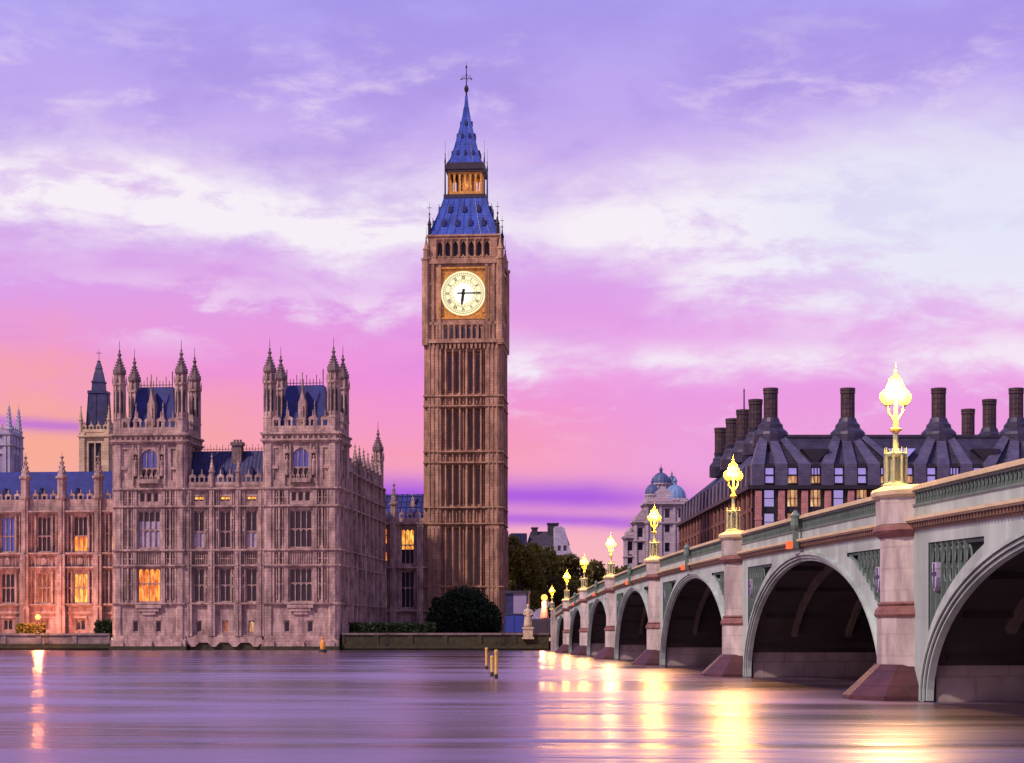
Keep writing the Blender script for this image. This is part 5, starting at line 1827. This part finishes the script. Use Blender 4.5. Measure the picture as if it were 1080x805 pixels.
def office():
    WX, WY = OX1 - OX0, OY1 - OY0
    fF, fS = F(0, 0, 0), F(0, WY, -PI / 2)
    nb, bay = 13, (OX1 - OX0) / 13.5
    fc = [0.25 * bay + bay * (k + 0.5) for k in range(nb)]
    ns = 20
    sb = WY / ns
    scs = [WY - sb * (k + 0.5) for k in range(ns)]
    floors = [(21.9, 24.6), (18.2, 21.0), (14.5, 17.3)]
    b = MB()
    hf, hs = [], []
    for k, c in enumerate(fc):
        for j, (z0, z1) in enumerate(floors):
            if j < 2 or k < 5:
                hf.append((c - 0.85, c + 0.85, z0, z1))
    for k, c in enumerate(scs):
        for j, (z0, z1) in enumerate(floors):
            if j < 2 or k < 8:
                hs.append((c - 1.2, c + 1.2, z0, z1))
    b.wall(fF, 0, WX, 2.3, 25.0, hf, 0.6)
    b.wall(F(WX, 0, PI / 2), 0, WY, 2.3, 25.0)
    b.wall(F(WX, WY, PI), 0, WX, 2.3, 25.0)
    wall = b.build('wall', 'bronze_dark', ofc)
    b = MB()
    b.wall(fS, 0, WY, 2.3, 25.0, hs, 0.3)
    for z in (13.6, 17.5, 21.2, 24.75):
        b.fbox(fS, 0, WY, -0.05, 0.14, z, z + 0.5)
    b.build('side_wall', 'brickred', ofc)
    for k in range(nb + 1):
        u = 0.25 * bay + bay * k
        q = MB()
        q.fbox(fF, u - 0.48, u + 0.48, -0.1, 0.55, 2.3, 24.4)
        q.fbox(fF, u - 0.56, u + 0.56, -0.1, 0.62, 19.9, 20.25)
        q.build('column', 'sandstone', ofc)
    for k in range(ns + 1):
        u = WY - sb * k
        q = MB()
        q.fbox(fS, max(u - 0.5, 0), min(u + 0.5, WY), -0.1, 0.16, 2.3, 24.6)
        q.build('column', 'brick_col', ofc)
    rnd = random.Random(5)
    kinds = ['glass_sky', 'lit_pale', 'lit_pale', 'glass_sky', 'lit_pale', 'glass_sky']
    for k, c in enumerate(fc):
        for j, (z0, z1) in enumerate(floors):
            if j < 2 or k < 5:
                pm = kinds[(k + 3 * j) % 6]
                pn = ((0, 0.5, 'glass_sky'), (0.5, 1, 'lit_pale')) if (k * 7 + j) % 5 == 3 else pm
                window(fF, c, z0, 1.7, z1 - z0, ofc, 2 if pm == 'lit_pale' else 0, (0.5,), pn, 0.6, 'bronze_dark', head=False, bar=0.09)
    for k, c in enumerate(scs):
        for j, (z0, z1) in enumerate(floors):
            if j < 2 or k < 8:
                window(fS, c, z0, 2.4, z1 - z0, ofc, 1, (0.5,), 'lit_dim' if rnd.random() < 0.15 else 'glass_sky', 0.2, 'bronze_dark', head=False, bar=0.1)
    e = MB()
    for f, L in ((fF, WX), (fS, WY)):
        e.fbox(f, -0.6, L + 0.6, -0.3, 0.75, 24.62, 25.2)
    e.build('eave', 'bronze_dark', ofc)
    # hipped roof slab, ridge 7.5 m in from each face
    I = 7.4
    zr = 33.3
    r = MB()
    r.rings([[(1.0, 1.0, 25.15), (WX - 1.0, 1.0, 25.15), (WX - 1.0, WY - 1, 25.15), (1.0, WY - 1, 25.15)],
             [(1.05, 1.05, 28.4), (WX - 1.05, 1.05, 28.4), (WX - 1.05, WY - 2, 28.4), (1.05, WY - 2, 28.4)],
             [(I - 1.6, I - 1.6, zr), (WX - I + 1.6, I - 1.6, zr), (WX - I + 1.6, WY - 36, zr), (I - 1.6, WY - 36, zr)]])
    roof = r.build('roof', 'bronze', ofc)
    lip = MB()
    lip.box(I - 2.0, WX - I + 2.0, I - 2.0, I - 1.2, zr - 0.2, zr + 0.25)
    lip.box(I - 2.0, I - 1.2, I - 1.2, WY - 36, zr - 0.2, zr + 0.25)
    lip.build('ridge_cap', 'bronze', roof)
    chx = [3.9, 16.0, 30.3, 42.5]

    def slope(z):
        return 0.3 + (I - 1.9) * max(0, (z - 28.4)) / (zr - 28.4)
    # ducts from each column to the nearest flue
    def duct(f, u0, u1, L):
        q = MB()
        pts = [(u0, 25.25, 0.95), (u0, 28.5, 0.95), (u0 + (u1 - u0) * 0.98, zr + 0.1, 0.62)]
        rings_ = []
        for u, z, w in pts:
            d = -slope(z)
            rings_.append([f.p(u - w, d - 1.1, z), f.p(u + w, d - 1.1, z), f.p(u + w, d + 0.62, z), f.p(u - w, d + 0.62, z)])
        q.rings(rings_)
        q.build('duct', 'bronze_duct', roof)
    grp = {}
    for k in range(nb + 1):
        u = 0.25 * bay + bay * k
        i = min(range(4), key=lambda j: abs(chx[j] - u))
        grp.setdefault(i, []).append(u)
    for i, us in grp.items():
        for j, u in enumerate(us):
            tgt = chx[i] + (j - (len(us) - 1) / 2) * 1.25
            duct(fF, u, tgt, WX)
    chy = [22.0, 37.0, 51.0, 67.0]
    grp = {}
    cand = [7.0] + chy
    for k in range(1, ns):
        y = sb * k
        i = min(range(5), key=lambda j: abs(cand[j] - y))
        grp.setdefault(i, []).append(y)
    for i, us in grp.items():
        for j, y in enumerate(us):
            tgt = cand[i] + (j - (len(us) - 1) / 2) * 1.25
            duct(fS, WY - y, WY - tgt, WY)
    # dormer windows between the ducts
    for k, c in enumerate(fc):
        hw, hz = 1.45, 2.9
        cz = MB()
        cz.fbox(fF, c - 0.78, c + 0.78, -1.6, -0.42, 25.25, 28.35)
        cz.fpoly(fF, [(c - 0.78, 28.0), (c + 0.78, 28.0), (c + 0.5, 28.55), (c - 0.5, 28.55)], -1.6, 0.12)
        cz.build('dormer_box', 'bronze_dark', roof)
        f2 = F(0, -0.22, 0)
        window(f2, c, 25.5, hw, 2.5, ofc, 2 if k % 3 == 2 else 0, (0.48,), ((0, 0.46, ('glass_sky', 'lit_pale', 'lit_pale', 'glass_sky')[k % 4]), (0.56, 1, 'glass_sky')), 0.45, 'bronze_dark', head=False, bar=0.1)

    def chimney(x, y, zt, r=1.05, kb=1.0):
        q = MB()
        q.lathe(x, y, [(2.8 * kb, zr - 1.5), (2.8 * kb, zr + 0.3), (2.65 * kb, zr + 0.75), (1.95 * kb, zr + 1.4), (1.9 * kb, zr + 1.9), (1.5 * kb, zr + 2.3), (1.25, zr + 3.0)], 16)
        base = q.build('chimney_base', 'bronze', ofc)
        q = MB()
        q.lathe(x, y, [(r, zr + 2.9), (r, zt - 0.9), (r * 1.12, zt - 0.85), (r * 1.12, zt - 0.5), (r, zt - 0.45), (r * 1.14, zt - 0.4), (r * 1.14, zt)], 14)
        for j in range(1, 5):
            zz = zr + 2.9 + (zt - zr - 3.8) * j / 5
            q.lathe(x, y, [(r * 1.05, zz), (r * 1.05, zz + 0.12)], 14)
        for j in range(14):
            a = 2 * PI * j / 14 + PI / 14
            q.bar((x + r * math.cos(a), y + r * math.sin(a), zr + 3.0), (x + r * math.cos(a), y + r * math.sin(a), zt - 0.9), 0.05, 4)
        q.build('flue', 'chimney', base)
    for x in chx:
        chimney(x, 7.0, 41.0)
    for y in chy:
        chimney(3.7, y, 41.0, 1.05, 0.75)
    for y in (22.0, 36.0):
        chimney(42.2, y, 41.0)
    for u in (23.2,):                                             # glazed gusset between two fans of ducts
        q = MB()
        q.fpoly(fF, [(u - 2.2, 31.0), (u + 2.2, 31.0), (u, 28.6)], -3.2, -1.2)
        q.build('skylight', 'glass_sky', roof)
    for u in (10.0, 36.5):
        q = MB()
        q.fpoly(fF, [(u - 2.2, 31.0), (u + 2.2, 31.0), (u, 28.6)], -3.4, -1.5)
        q.build('gusset_panel', 'bronze_dark', roof)


M['brick_col'] = surf('brown stone pilaster', (0.30, 0.13, 0.085), (0.2, 0.08, 0.055), 0.8, 0.8, 0.2, (1.0, 0.45), grime=0.35)
office()
mast = thing('flag_mast', 'thin dark mast rising behind the left flue chimneys', 'mast', (56.5, 405.0, 2.3))
q = MB()
q.lathe(0, 0, [(0.45, 0), (0.4, 30), (0.22, 38), (0.14, 49.0), (0.2, 49.1), (0.05, 49.6)], 6)
q.build('pole', 'dark_panel', mast)


# ================================================================== DOMED BUILDING
def domed():
    t = thing('domed_building', 'pale pink baroque building with blue lead domes', 'building', (44.0, 462, 0))
    b = MB()

    def block(x0, x1, y0, y1, z1, rows):
        for f, L in ((F(x0, y0, 0), x1 - x0), (F(x0, y1, -PI / 2), y1 - y0), (F(x1, y0, PI / 2), y1 - y0), (F(x1, y1, PI), x1 - x0)):
            n = max(1, round(L / 3.0))
            hol = []
            for r in rows:
                for k in range(n):
                    u = L * (k + 0.5) / n
                    if f.ang in (0, -PI / 2):
                        hol.append((u - 0.55, u + 0.55, r, r + 2.1))
            b.wall(f, 0, L, 2.3, z1, hol, 0.5)
            for h in hol:
                wins.append((f, h))
            for k in range(n + 1):
                u = L * k / n
                b.fbox(f, max(0, u - 0.3), min(L, u + 0.3), -0.05, 0.3, 2.3, z1 - 0.5)
            course(b, f, -0.4, L + 0.4, z1 - 0.6, 0.7, 0.8)
            course(b, f, -0.2, L + 0.2, z1 - 5.0, 0.5, 0.5)
            b.fbox(f, 0, L, -0.4, 0.1, z1, z1 + 0.8)
        b.add([(x0, y0, z1), (x1, y0, z1), (x1, y1, z1), (x0, y1, z1)], [(0, 1, 2, 3)])
    wins = []
    block(-6.2, -4.4, 4.5, 9, 25.5, (14, 19, 22))
    block(-4.2, -2.0, 2.5, 9, 29.0, (12, 17, 22, 25))
    block(-1.8, 7.5, 0, 9.5, 33.0, (12, 17, 21.5, 26, 29.3))
    # gabled attic in front
    fF = F(0, 0, 0)
    b.fpoly(F(-4.2, 2.5, 0), [(0, 29.6), (2.2, 29.6), (2.2, 32.2)], -1.0, 0)
    b.fpoly(fF, [(-0.2, 33.0), (4.0, 33.0), (4.0, 35.0), (1.9, 36.6), (-0.2, 35.0)], -2.2, -0.4)
    wall = b.build('wall', 'pale', t)
    for f, h in wins:
        q = MB()
        q.fbox(f, h[0], h[1], -0.45, -0.35, h[2], h[3])
        q.build('window', 'glass', t)

    def drum(x, y, r, z0, zd, hd, mat, n=16):
        q = MB()
        q.lathe(x, y, [(r * 1.05, z0), (r * 1.05, z0 + 0.4), (r * 0.92, z0 + 0.5), (r * 0.92, zd - 0.5), (r * 1.1, zd - 0.3), (r * 1.1, zd)], n)
        for i in range(n):
            a = 2 * PI * i / n
            q.bar((x + r * 0.98 * math.cos(a), y + r * 0.98 * math.sin(a), z0), (x + r * 0.98 * math.cos(a), y + r * 0.98 * math.sin(a), zd - 0.3), r * 0.08, 5)
        d = q.build('drum', 'pale', t)
        q = MB()
        prof = [(r * math.cos(a * PI / 2), zd + hd * math.sin(a * PI / 2)) for a in (0, .15, .3, .45, .6, .75, .88, .97)]
        q.lathe(x, y, prof, n)
        for i in range(0, n, 2):
            a = PI / n + 2 * PI * i / n
            for (r0, z0_), (r1, z1_) in zip(prof, prof[1:]):
                q.bar((x + r0 * math.cos(a), y + r0 * math.sin(a), z0_), (x + r1 * math.cos(a), y + r1 * math.sin(a), z1_), r * 0.035, 4)
        q.lathe(x, y, [(r * 0.16, zd + hd * 0.95), (r * 0.16, zd + hd * 1.25), (r * 0.24, zd + hd * 1.27), (r * 0.1, zd + hd * 1.45), (0.05, zd + hd * 1.6), (0.03, zd + hd * 1.8)], 8)
        q.build('dome', mat, d)
    drum(4.9, 2.6, 2.65, 31.5, 33.6, 3.4, 'dome')
    drum(-0.4, 2.0, 1.7, 31.0, 34.8, 2.3, 'dome_dark')
    drum(2.0, 6.0, 2.2, 33.0, 37.6, 2.5, 'dome_dark')
    drum(2.4, 6.0, 0.001, 33, 34, 1, 'dome_dark') if False else None
    drum(4.6, 6.6, 1.0, 33, 38.0, 1.5, 'dome_dark', 10)
    drum(-5.3, 5.5, 0.75, 25.5, 26.6, 0.9, 'pale', 10)


domed()


# ================================================================== BACKGROUND ROOFS
def roofs():
    t = thing('dark_roofed_block', 'distant block with stepped dark roof and tall chimney behind the trees', 'building', (22.0, 505, 0))
    b = MB()
    b.box(-10, 4.6, 0, 14, 2.3, 25.0)
    b.build('wall', 'pale_cool', t)
    r = MB()
    r.rings([[(-5.8, -0.3, 25), (4.8, -0.3, 25), (4.8, 14.3, 25), (-5.8, 14.3, 25)], [(-4.8, 3, 28.6), (3.8, 3, 28.6), (3.8, 11, 28.6), (-4.8, 11, 28.6)]])
    r.build('roof', 'dark_panel', t)
    r = MB()
    r.box(-10, -5.9, 0, 14, 25.0, 28.0)
    for k in range(6):
        r.box(-9.9 + k * 0.68, -9.5 + k * 0.68, -0.12, 0.02, 25.2, 27.8)
    r.build('attic', 'slate_dark', t)
    c = MB()
    c.box(-0.6, 2.0, 2, 4.5, 26, 30.3)
    c.box(-0.8, 2.2, 1.8, 4.7, 30.3, 30.7)
    c.build('chimney', 'dark_panel', t)
    c = MB()
    c.box(-4.6, -3.2, 2, 4.5, 26, 29.3)
    c.box(-4.8, -3.0, 1.8, 4.7, 29.3, 29.6)
    c.build('chimney', 'dark_panel', t)
    t2 = thing('pale_gabled_house', 'pale lilac gable end with a sloping right edge behind the trees', 'building', (25.0, 498, 0))
    b = MB()
    f = F(0, 0, 0)
    b.fpoly(f, [(-2.2, 2.3), (2.9, 2.3), (2.9, 20.5), (2.2, 22.4), (1.2, 24.5), (0.2, 28.8), (-0.6, 29.3), (-2.2, 29.3)], -10, 0)
    b.fbox(f, -2.2, 3.1, -0.1, 0.25, 22.1, 22.5)
    b.fbox(f, -2.2, 3.2, -0.1, 0.25, 19.9, 20.3)
    b.build('wall', 'pale_cool', t2)
    for u, z in ((-1.2, 23.4), (0.2, 23.4), (-1.2, 20.6), (0.4, 20.6)):
        q = MB()
        q.fbox(f, u - 0.35, u + 0.35, 0.0, 0.06, z, z + 1.2)
        q.build('window', 'glass', t2)


roofs()


# ================================================================== TREES
def leaves(rnd, lobes, n, size):
    v, fcs = [], []
    tot = sum(l[3] * l[4] for l in lobes)
    for cx, cy, cz, rx, rz in lobes:
        m = int(n * rx * rz / tot)
        for _ in range(m):
            while True:
                p = Vector((rnd.uniform(-1, 1), rnd.uniform(-1, 1), rnd.uniform(-1, 1)))
                if 0.01 < p.length < 1:
                    break
            p = p.normalized() * (p.length ** 0.35) * rnd.uniform(0.75, 1.12)
            c = Vector((cx + p.x * rx, cy + p.y * rx, cz + p.z * rz))
            a = Vector((rnd.gauss(0, 1), rnd.gauss(0, 1), rnd.gauss(0, 1))).normalized()
            d = a.cross(Vector((rnd.gauss(0, 1), rnd.gauss(0, 1), rnd.gauss(0, 1)))).normalized()
            s = size * rnd.uniform(0.6, 1.4)
            k = len(v)
            v += [tuple(c + a * s), tuple(c + d * s * 0.6), tuple(c - a * s), tuple(c - d * s * 0.6)]
            fcs.append((k, k + 1, k + 2, k + 3))
    return v, fcs


def tree(loc, label, h, rx, seed, mat, n=5000, trunk=0.3, size=0.34, name='tree', cat='tree', group=None):
    rnd = random.Random(seed)
    t = thing(name, label, cat, loc, 0, group)
    th = h * trunk
    b = MB()
    b.lathe(0, 0, [(h * 0.035, 0), (h * 0.026, th * 0.4), (h * 0.022, th), (h * 0.012, h * 0.62)], 8)
    lobes = []
    for i in range(15):
        a = rnd.uniform(0, 2 * PI)
        zz = rnd.uniform(th + 0.1 * h, h * 0.9)
        q = (zz - th) / (h - th)
        rr = rx * 0.72 * math.sqrt(max(0.05, 1 - (q * 1.6 - 0.7) ** 2)) * rnd.uniform(0.45, 1.0)
        x, y = rr * math.cos(a), rr * math.sin(a)
        b.bar((0, 0, th * rnd.uniform(0.7, 1.3)), (x * 0.9, y * 0.9, zz - 0.04 * h), h * 0.010, 5, h * 0.003)
        lobes.append((x, y, zz, rx * rnd.uniform(0.28, 0.42), h * rnd.uniform(0.09, 0.14)))
    lobes.append((0, 0, h * 0.72, rx * 0.5, h * 0.2))
    b.build('trunk', 'bark', t)
    c = MB()
    c.v, c.f = leaves(rnd, lobes, n, size)
    c.build('crown', mat, t)
    return t


TG = 'trees beyond the river wall'
tree((10.6, 352, 2.3), 'tallest olive green tree, just right of the clock tower', 17.5, 4.6, 1, 'leaf', 7000, 0.22, 0.34, group=TG)
tree((14.6, 362, 2.3), 'bushy olive tree behind the pink lamp pillar', 16.0, 3.4, 2, 'leaf', 5000, 0.22, 0.34, group=TG)
tree((20.5, 395, 2.3), 'dark round tree behind the farthest bridge lamps', 16.0, 4.6, 3, 'leaf_deep', 5500, 0.2, 0.38, group=TG)
tree((27.0, 408, 2.3), 'dark tree behind the fifth pier lamp', 15.2, 4.4, 4, 'leaf_deep', 5000, 0.2, 0.38, group=TG)
tree((33.5, 420, 2.3), 'dark tree in the gap left of the domed building', 14.6, 4.2, 6, 'leaf_deep', 4500, 0.2, 0.38, group=TG)
tree((9.6, 362, 2.3), 'dark tree close behind the blue kiosk', 13.5, 3.6, 9, 'leaf_deep', 6000, 0.12, 0.34, group=TG)
tree((16.8, 345, 2.3), 'low dark tree beside the bridge end', 10.5, 3.2, 8, 'leaf_deep', 4500, 0.15, 0.3, group=TG)


def shrub(loc, label, lobes, mat, n, size, seed, name='evergreen_shrub', cat='shrub'):
    rnd = random.Random(seed)
    t = thing(name, label, cat, loc)
    b = MB()
    for i in range(6):
        a = 2 * PI * i / 6
        b.bar((0.2 * math.cos(a), 0.2 * math.sin(a), 0), (1.6 * math.cos(a), 1.2 * math.sin(a), 3.0), 0.14, 5, 0.04)
    b.build('stem', 'bark', t)
    c = MB()
    c.v, c.f = leaves(rnd, lobes, n, size)
    c.build('foliage', mat, t)


rs = random.Random(11)
lb = [(0, 0, 3.4, 3.6, 4.0), (-3.2, 0.2, 2.3, 2.6, 2.6), (3.2, 0, 2.4, 2.6, 2.7), (-1.6, -0.5, 4.6, 2.2, 2.2), (1.7, -0.4, 4.5, 2.2, 2.2), (0.1, 0, 5.4, 1.9, 1.7), (-4.4, 0, 1.3, 1.5, 1.5), (4.4, 0, 1.3, 1.5, 1.5)]
lb += [(rs.uniform(-4.5, 4.5), rs.uniform(-1.5, 0), rs.uniform(1, 5.0), 1.0, 0.9) for _ in range(10)]
shrub((0.2, 313, 2.3), 'big rounded dark evergreen shrub at the foot of the clock tower', lb, 'leaf_dark', 14000, 0.26, 12)


def hedge(loc, label, L, D, Hh, mat, seed, rz=0.0, name='hedge', n=5000):
    rnd = random.Random(seed)
    b = MB()
    for _ in range(n):
        x, y, z = rnd.uniform(-L / 2, L / 2), rnd.uniform(-D / 2, D / 2), rnd.uniform(0, Hh) * rnd.uniform(0.85, 1.1)
        a = Vector((rnd.gauss(0, 1), rnd.gauss(0, 1), rnd.gauss(0, 1))).normalized()
        d = a.cross(Vector((rnd.gauss(0, 1), rnd.gauss(0, 1), rnd.gauss(0, 1)))).normalized()
        c = Vector((x, y, z))
        s = 0.2 * rnd.uniform(0.6, 1.4)
        k = len(b.v)
        b.v += [tuple(c + a * s), tuple(c + d * s * 0.6), tuple(c - a * s), tuple(c - d * s * 0.6)]
        b.f.append((k, k + 1, k + 2, k + 3))
    o = b.build(name, mat)
    o.location = loc
    o.rotation_euler = (0, 0, rz)
    tag(o, label, 'hedge')


hedge((-10.2, 291.5, 2.4), 'low dark hedge along the embankment wall left of the big shrub', 12.5, 1.2, 1.5, 'leaf_dark', 21, PA)
hedge((-63.7, 297.2, 2.3), 'small yellow green hedge beside the orange terrace lamp', 4.2, 1.0, 1.5, 'flower', 22, PA, n=2500)
hedge((-52.8, 296.6, 2.3), 'dark little hedge in the corner beside the left pavilion', 2.6, 1.0, 2.0, 'leaf_dark', 23, PA, n=1500)

# ================================================================== TERRACE LAMP (left)
tl = thing('terrace_lamp', 'single orange globe lamp glowing on the palace terrace', 'street lamp', (-61.9, 293.9, 2.3))
q = MB()
q.lathe(0, 0, [(0.3, 0), (0.3, 0.15), (0.14, 0.3), (0.09, 0.5), (0.07, 2.0), (0.12, 2.05), (0.06, 2.1)], 8)
q.build('post', 'black', tl)
q = MB()
q.ball((0, 0, 2.5), 0.42, 14, 8)
q.build('globe', 'globe', tl, True)
point_light(tl, (0, -0.75, 2.7), 2200, (1.0, 0.36, 0.10), 0.4)
point_light(tl, (0, 0.9, 2.7), 4200, (1.0, 0.27, 0.15), 0.4)

# ================================================================== SMALL THINGS ON THE FAR BANK
k_ = thing('ticket_kiosk', 'blue and grey two storey kiosk with dark roof beside the clock tower', 'kiosk', (7.9, 300.5, 2.3), PA)
q = MB()
q.box(-1.55, 1.6, 0, 4, 0.3, 2.9)
for x in (-1.6, -0.3, 1.55):
    q.box(x - 0.05, x + 0.08, -0.06, 0.02, 0.3, 2.9)
q.build('lower_panel', 'blue_panel', k_)
q = MB()
q.box(-0.35, 1.6, 0, 4, 3.1, 6.1)
q.build('upper_panel', 'lilac_panel', k_)
q = MB()
q.box(-1.55, -0.36, 0.05, 4, 3.1, 6.1)
q.build('side_panel', 'kiosk_grey' if 'kiosk_grey' in M else 'slate_dark', k_)
q = MB()
q.box(-1.8, 2.0, -0.25, 4.2, 6.1, 6.5)
q.box(-1.65, 1.7, -0.08, 4.1, 2.9, 3.1)
q.box(1.6, 1.85, -0.1, 4.1, 0, 6.1)
q.box(-1.7, 1.7, -0.05, 4.1, 0, 0.3)
q.build('frame', 'dark_panel', k_)

fn = thing('site_hoarding', 'dark boarded fence behind the river wall at the bridge end', 'fence', (11.0, 292.0, 2.3), PA)
q = MB()
for k in range(22):
    q.box(-2.0 + k * 0.2, -1.81 + k * 0.2, 0.0, 0.05, 0.05, 2.2)
q.build('boards', 'dark_panel', fn)
q = MB()
for k in range(4):
    q.box(-2.0 + k * 1.4, -1.88 + k * 1.4, 0.05, 0.2, 0, 2.35)
q.box(-2.0, 2.4, 0.05, 0.12, 1.6, 1.7)
q.build('post', 'black', fn)


def statue(loc, label, hp, hf, mat, name='statue', pw=0.8):
    t = thing(name, label, 'statue', loc)
    q = MB()
    q.box(-pw, pw, -pw, pw, 0, 0.3)
    q.box(-pw * 0.8, pw * 0.8, -pw * 0.8, pw * 0.8, 0.3, hp - 0.25)
    q.box(-pw * 0.95, pw * 0.95, -pw * 0.95, pw * 0.95, hp - 0.25, hp)
    q.build('pedestal', mat, t)
    s = hf / 1.8
    q = MB()
    prof = [(0.34, 0.28, 0, 0), (0.32, 0.26, 0.25, 0), (0.27, 0.22, 0.7, 0.02), (0.22, 0.17, 1.0, 0.0), (0.25, 0.17, 1.2, -0.02), (0.24, 0.15, 1.38, 0), (0.10, 0.10, 1.46, 0.0), (0.075, 0.085, 1.52, -0.01),
            (0.105, 0.12, 1.60, -0.02), (0.115, 0.13, 1.68, -0.02), (0.07, 0.08, 1.79, -0.01)]
    q.rings([[(s * rx * math.cos(2 * PI * i / 12), s * (ry * math.sin(2 * PI * i / 12) + oy), hp + s * z) for i in range(12)] for rx, ry, z, oy in prof])
    for sg in (-1, 1):
        pts = [(0.22, 0, 1.34), (0.33, -0.03, 1.08), (0.22, -0.2, 0.92)]
        for p0, p1 in zip(pts, pts[1:]):
            q.bar((sg * s * p0[0], s * p0[1], hp + s * p0[2]), (sg * s * p1[0], s * p1[1], hp + s * p1[2]), 0.07 * s, 6, 0.055 * s)
    q.build('figure', mat, t, True)
    return t


statue((9.3, 287.6, 1.6), 'cream stone statue on a pedestal at the water edge, right of the kiosk', 1.7, 3.3, 'statue', pw=0.85)
lp = thing('lamp_pillar', 'rose pink stone pillar topped by a glowing lantern, before the trees', 'lamp pillar', (12.2, 301.5, 2.3))
q = MB()
q.lathe(0, 0, [(0.75, 0), (0.75, 0.4), (0.55, 0.6), (0.55, 2.2), (0.68, 2.5), (0.58, 3.3), (0.36, 4.6), (0.45, 4.8), (0.3, 5.0)], 10)
q.build('pillar', 'pinkstone', lp)
q = MB()
q.ball((0, 0, 5.5), 0.5, 12, 8)
q.build('globe', 'globe', lp, True)
point_light(lp, (-0.3, -1.2, 4.8), 1300, (1.0, 0.45, 0.2), 0.3)

# ================================================================== IN THE RIVER
POST_L = ['thin yellow mooring post, farthest of the three in the water', 'middle yellow mooring post, close beside the nearest one', 'nearest and tallest yellow mooring post in the water']
for i, (x, y, h) in enumerate(((1.33, 113.0, 1.22), (1.33, 92.0, 0.95), (1.44, 87.0, 1.25))):
    t = thing('mooring_post', POST_L[i], 'mooring post', (x, y, 0), 0, 'mooring posts in the river')
    q = MB()
    q.lathe(0, 0, [(0.07, -0.6), (0.07, h * 0.86), (0.09, h * 0.88), (0.09, h * 0.96), (0.045, h)], 10)
    q.build('pole', 'yellow_paint', t)
    q = MB()
    q.lathe(0, 0, [(0.085, -0.3), (0.085, 0.16), (0.07, 0.2)], 10)
    q.build('waterline_sleeve', 'weed', t)
bu = thing('channel_buoy', 'small orange yellow buoy afloat before the palace corner', 'buoy', (-17.25, 248.5, 0))
q = MB()
q.lathe(0, 0, [(0.45, -0.3), (0.55, 0.0), (0.52, 0.3), (0.3, 0.38)], 12)
q.build('float', 'dark_panel', bu)
q = MB()
q.lathe(0, 0, [(0.3, 0.38), (0.34, 0.8), (0.28, 1.3), (0.12, 1.5), (0.12, 1.62), (0.2, 1.66), (0.2, 1.82), (0.06, 1.9)], 10)
q.build('topmark', 'orange_paint', bu)
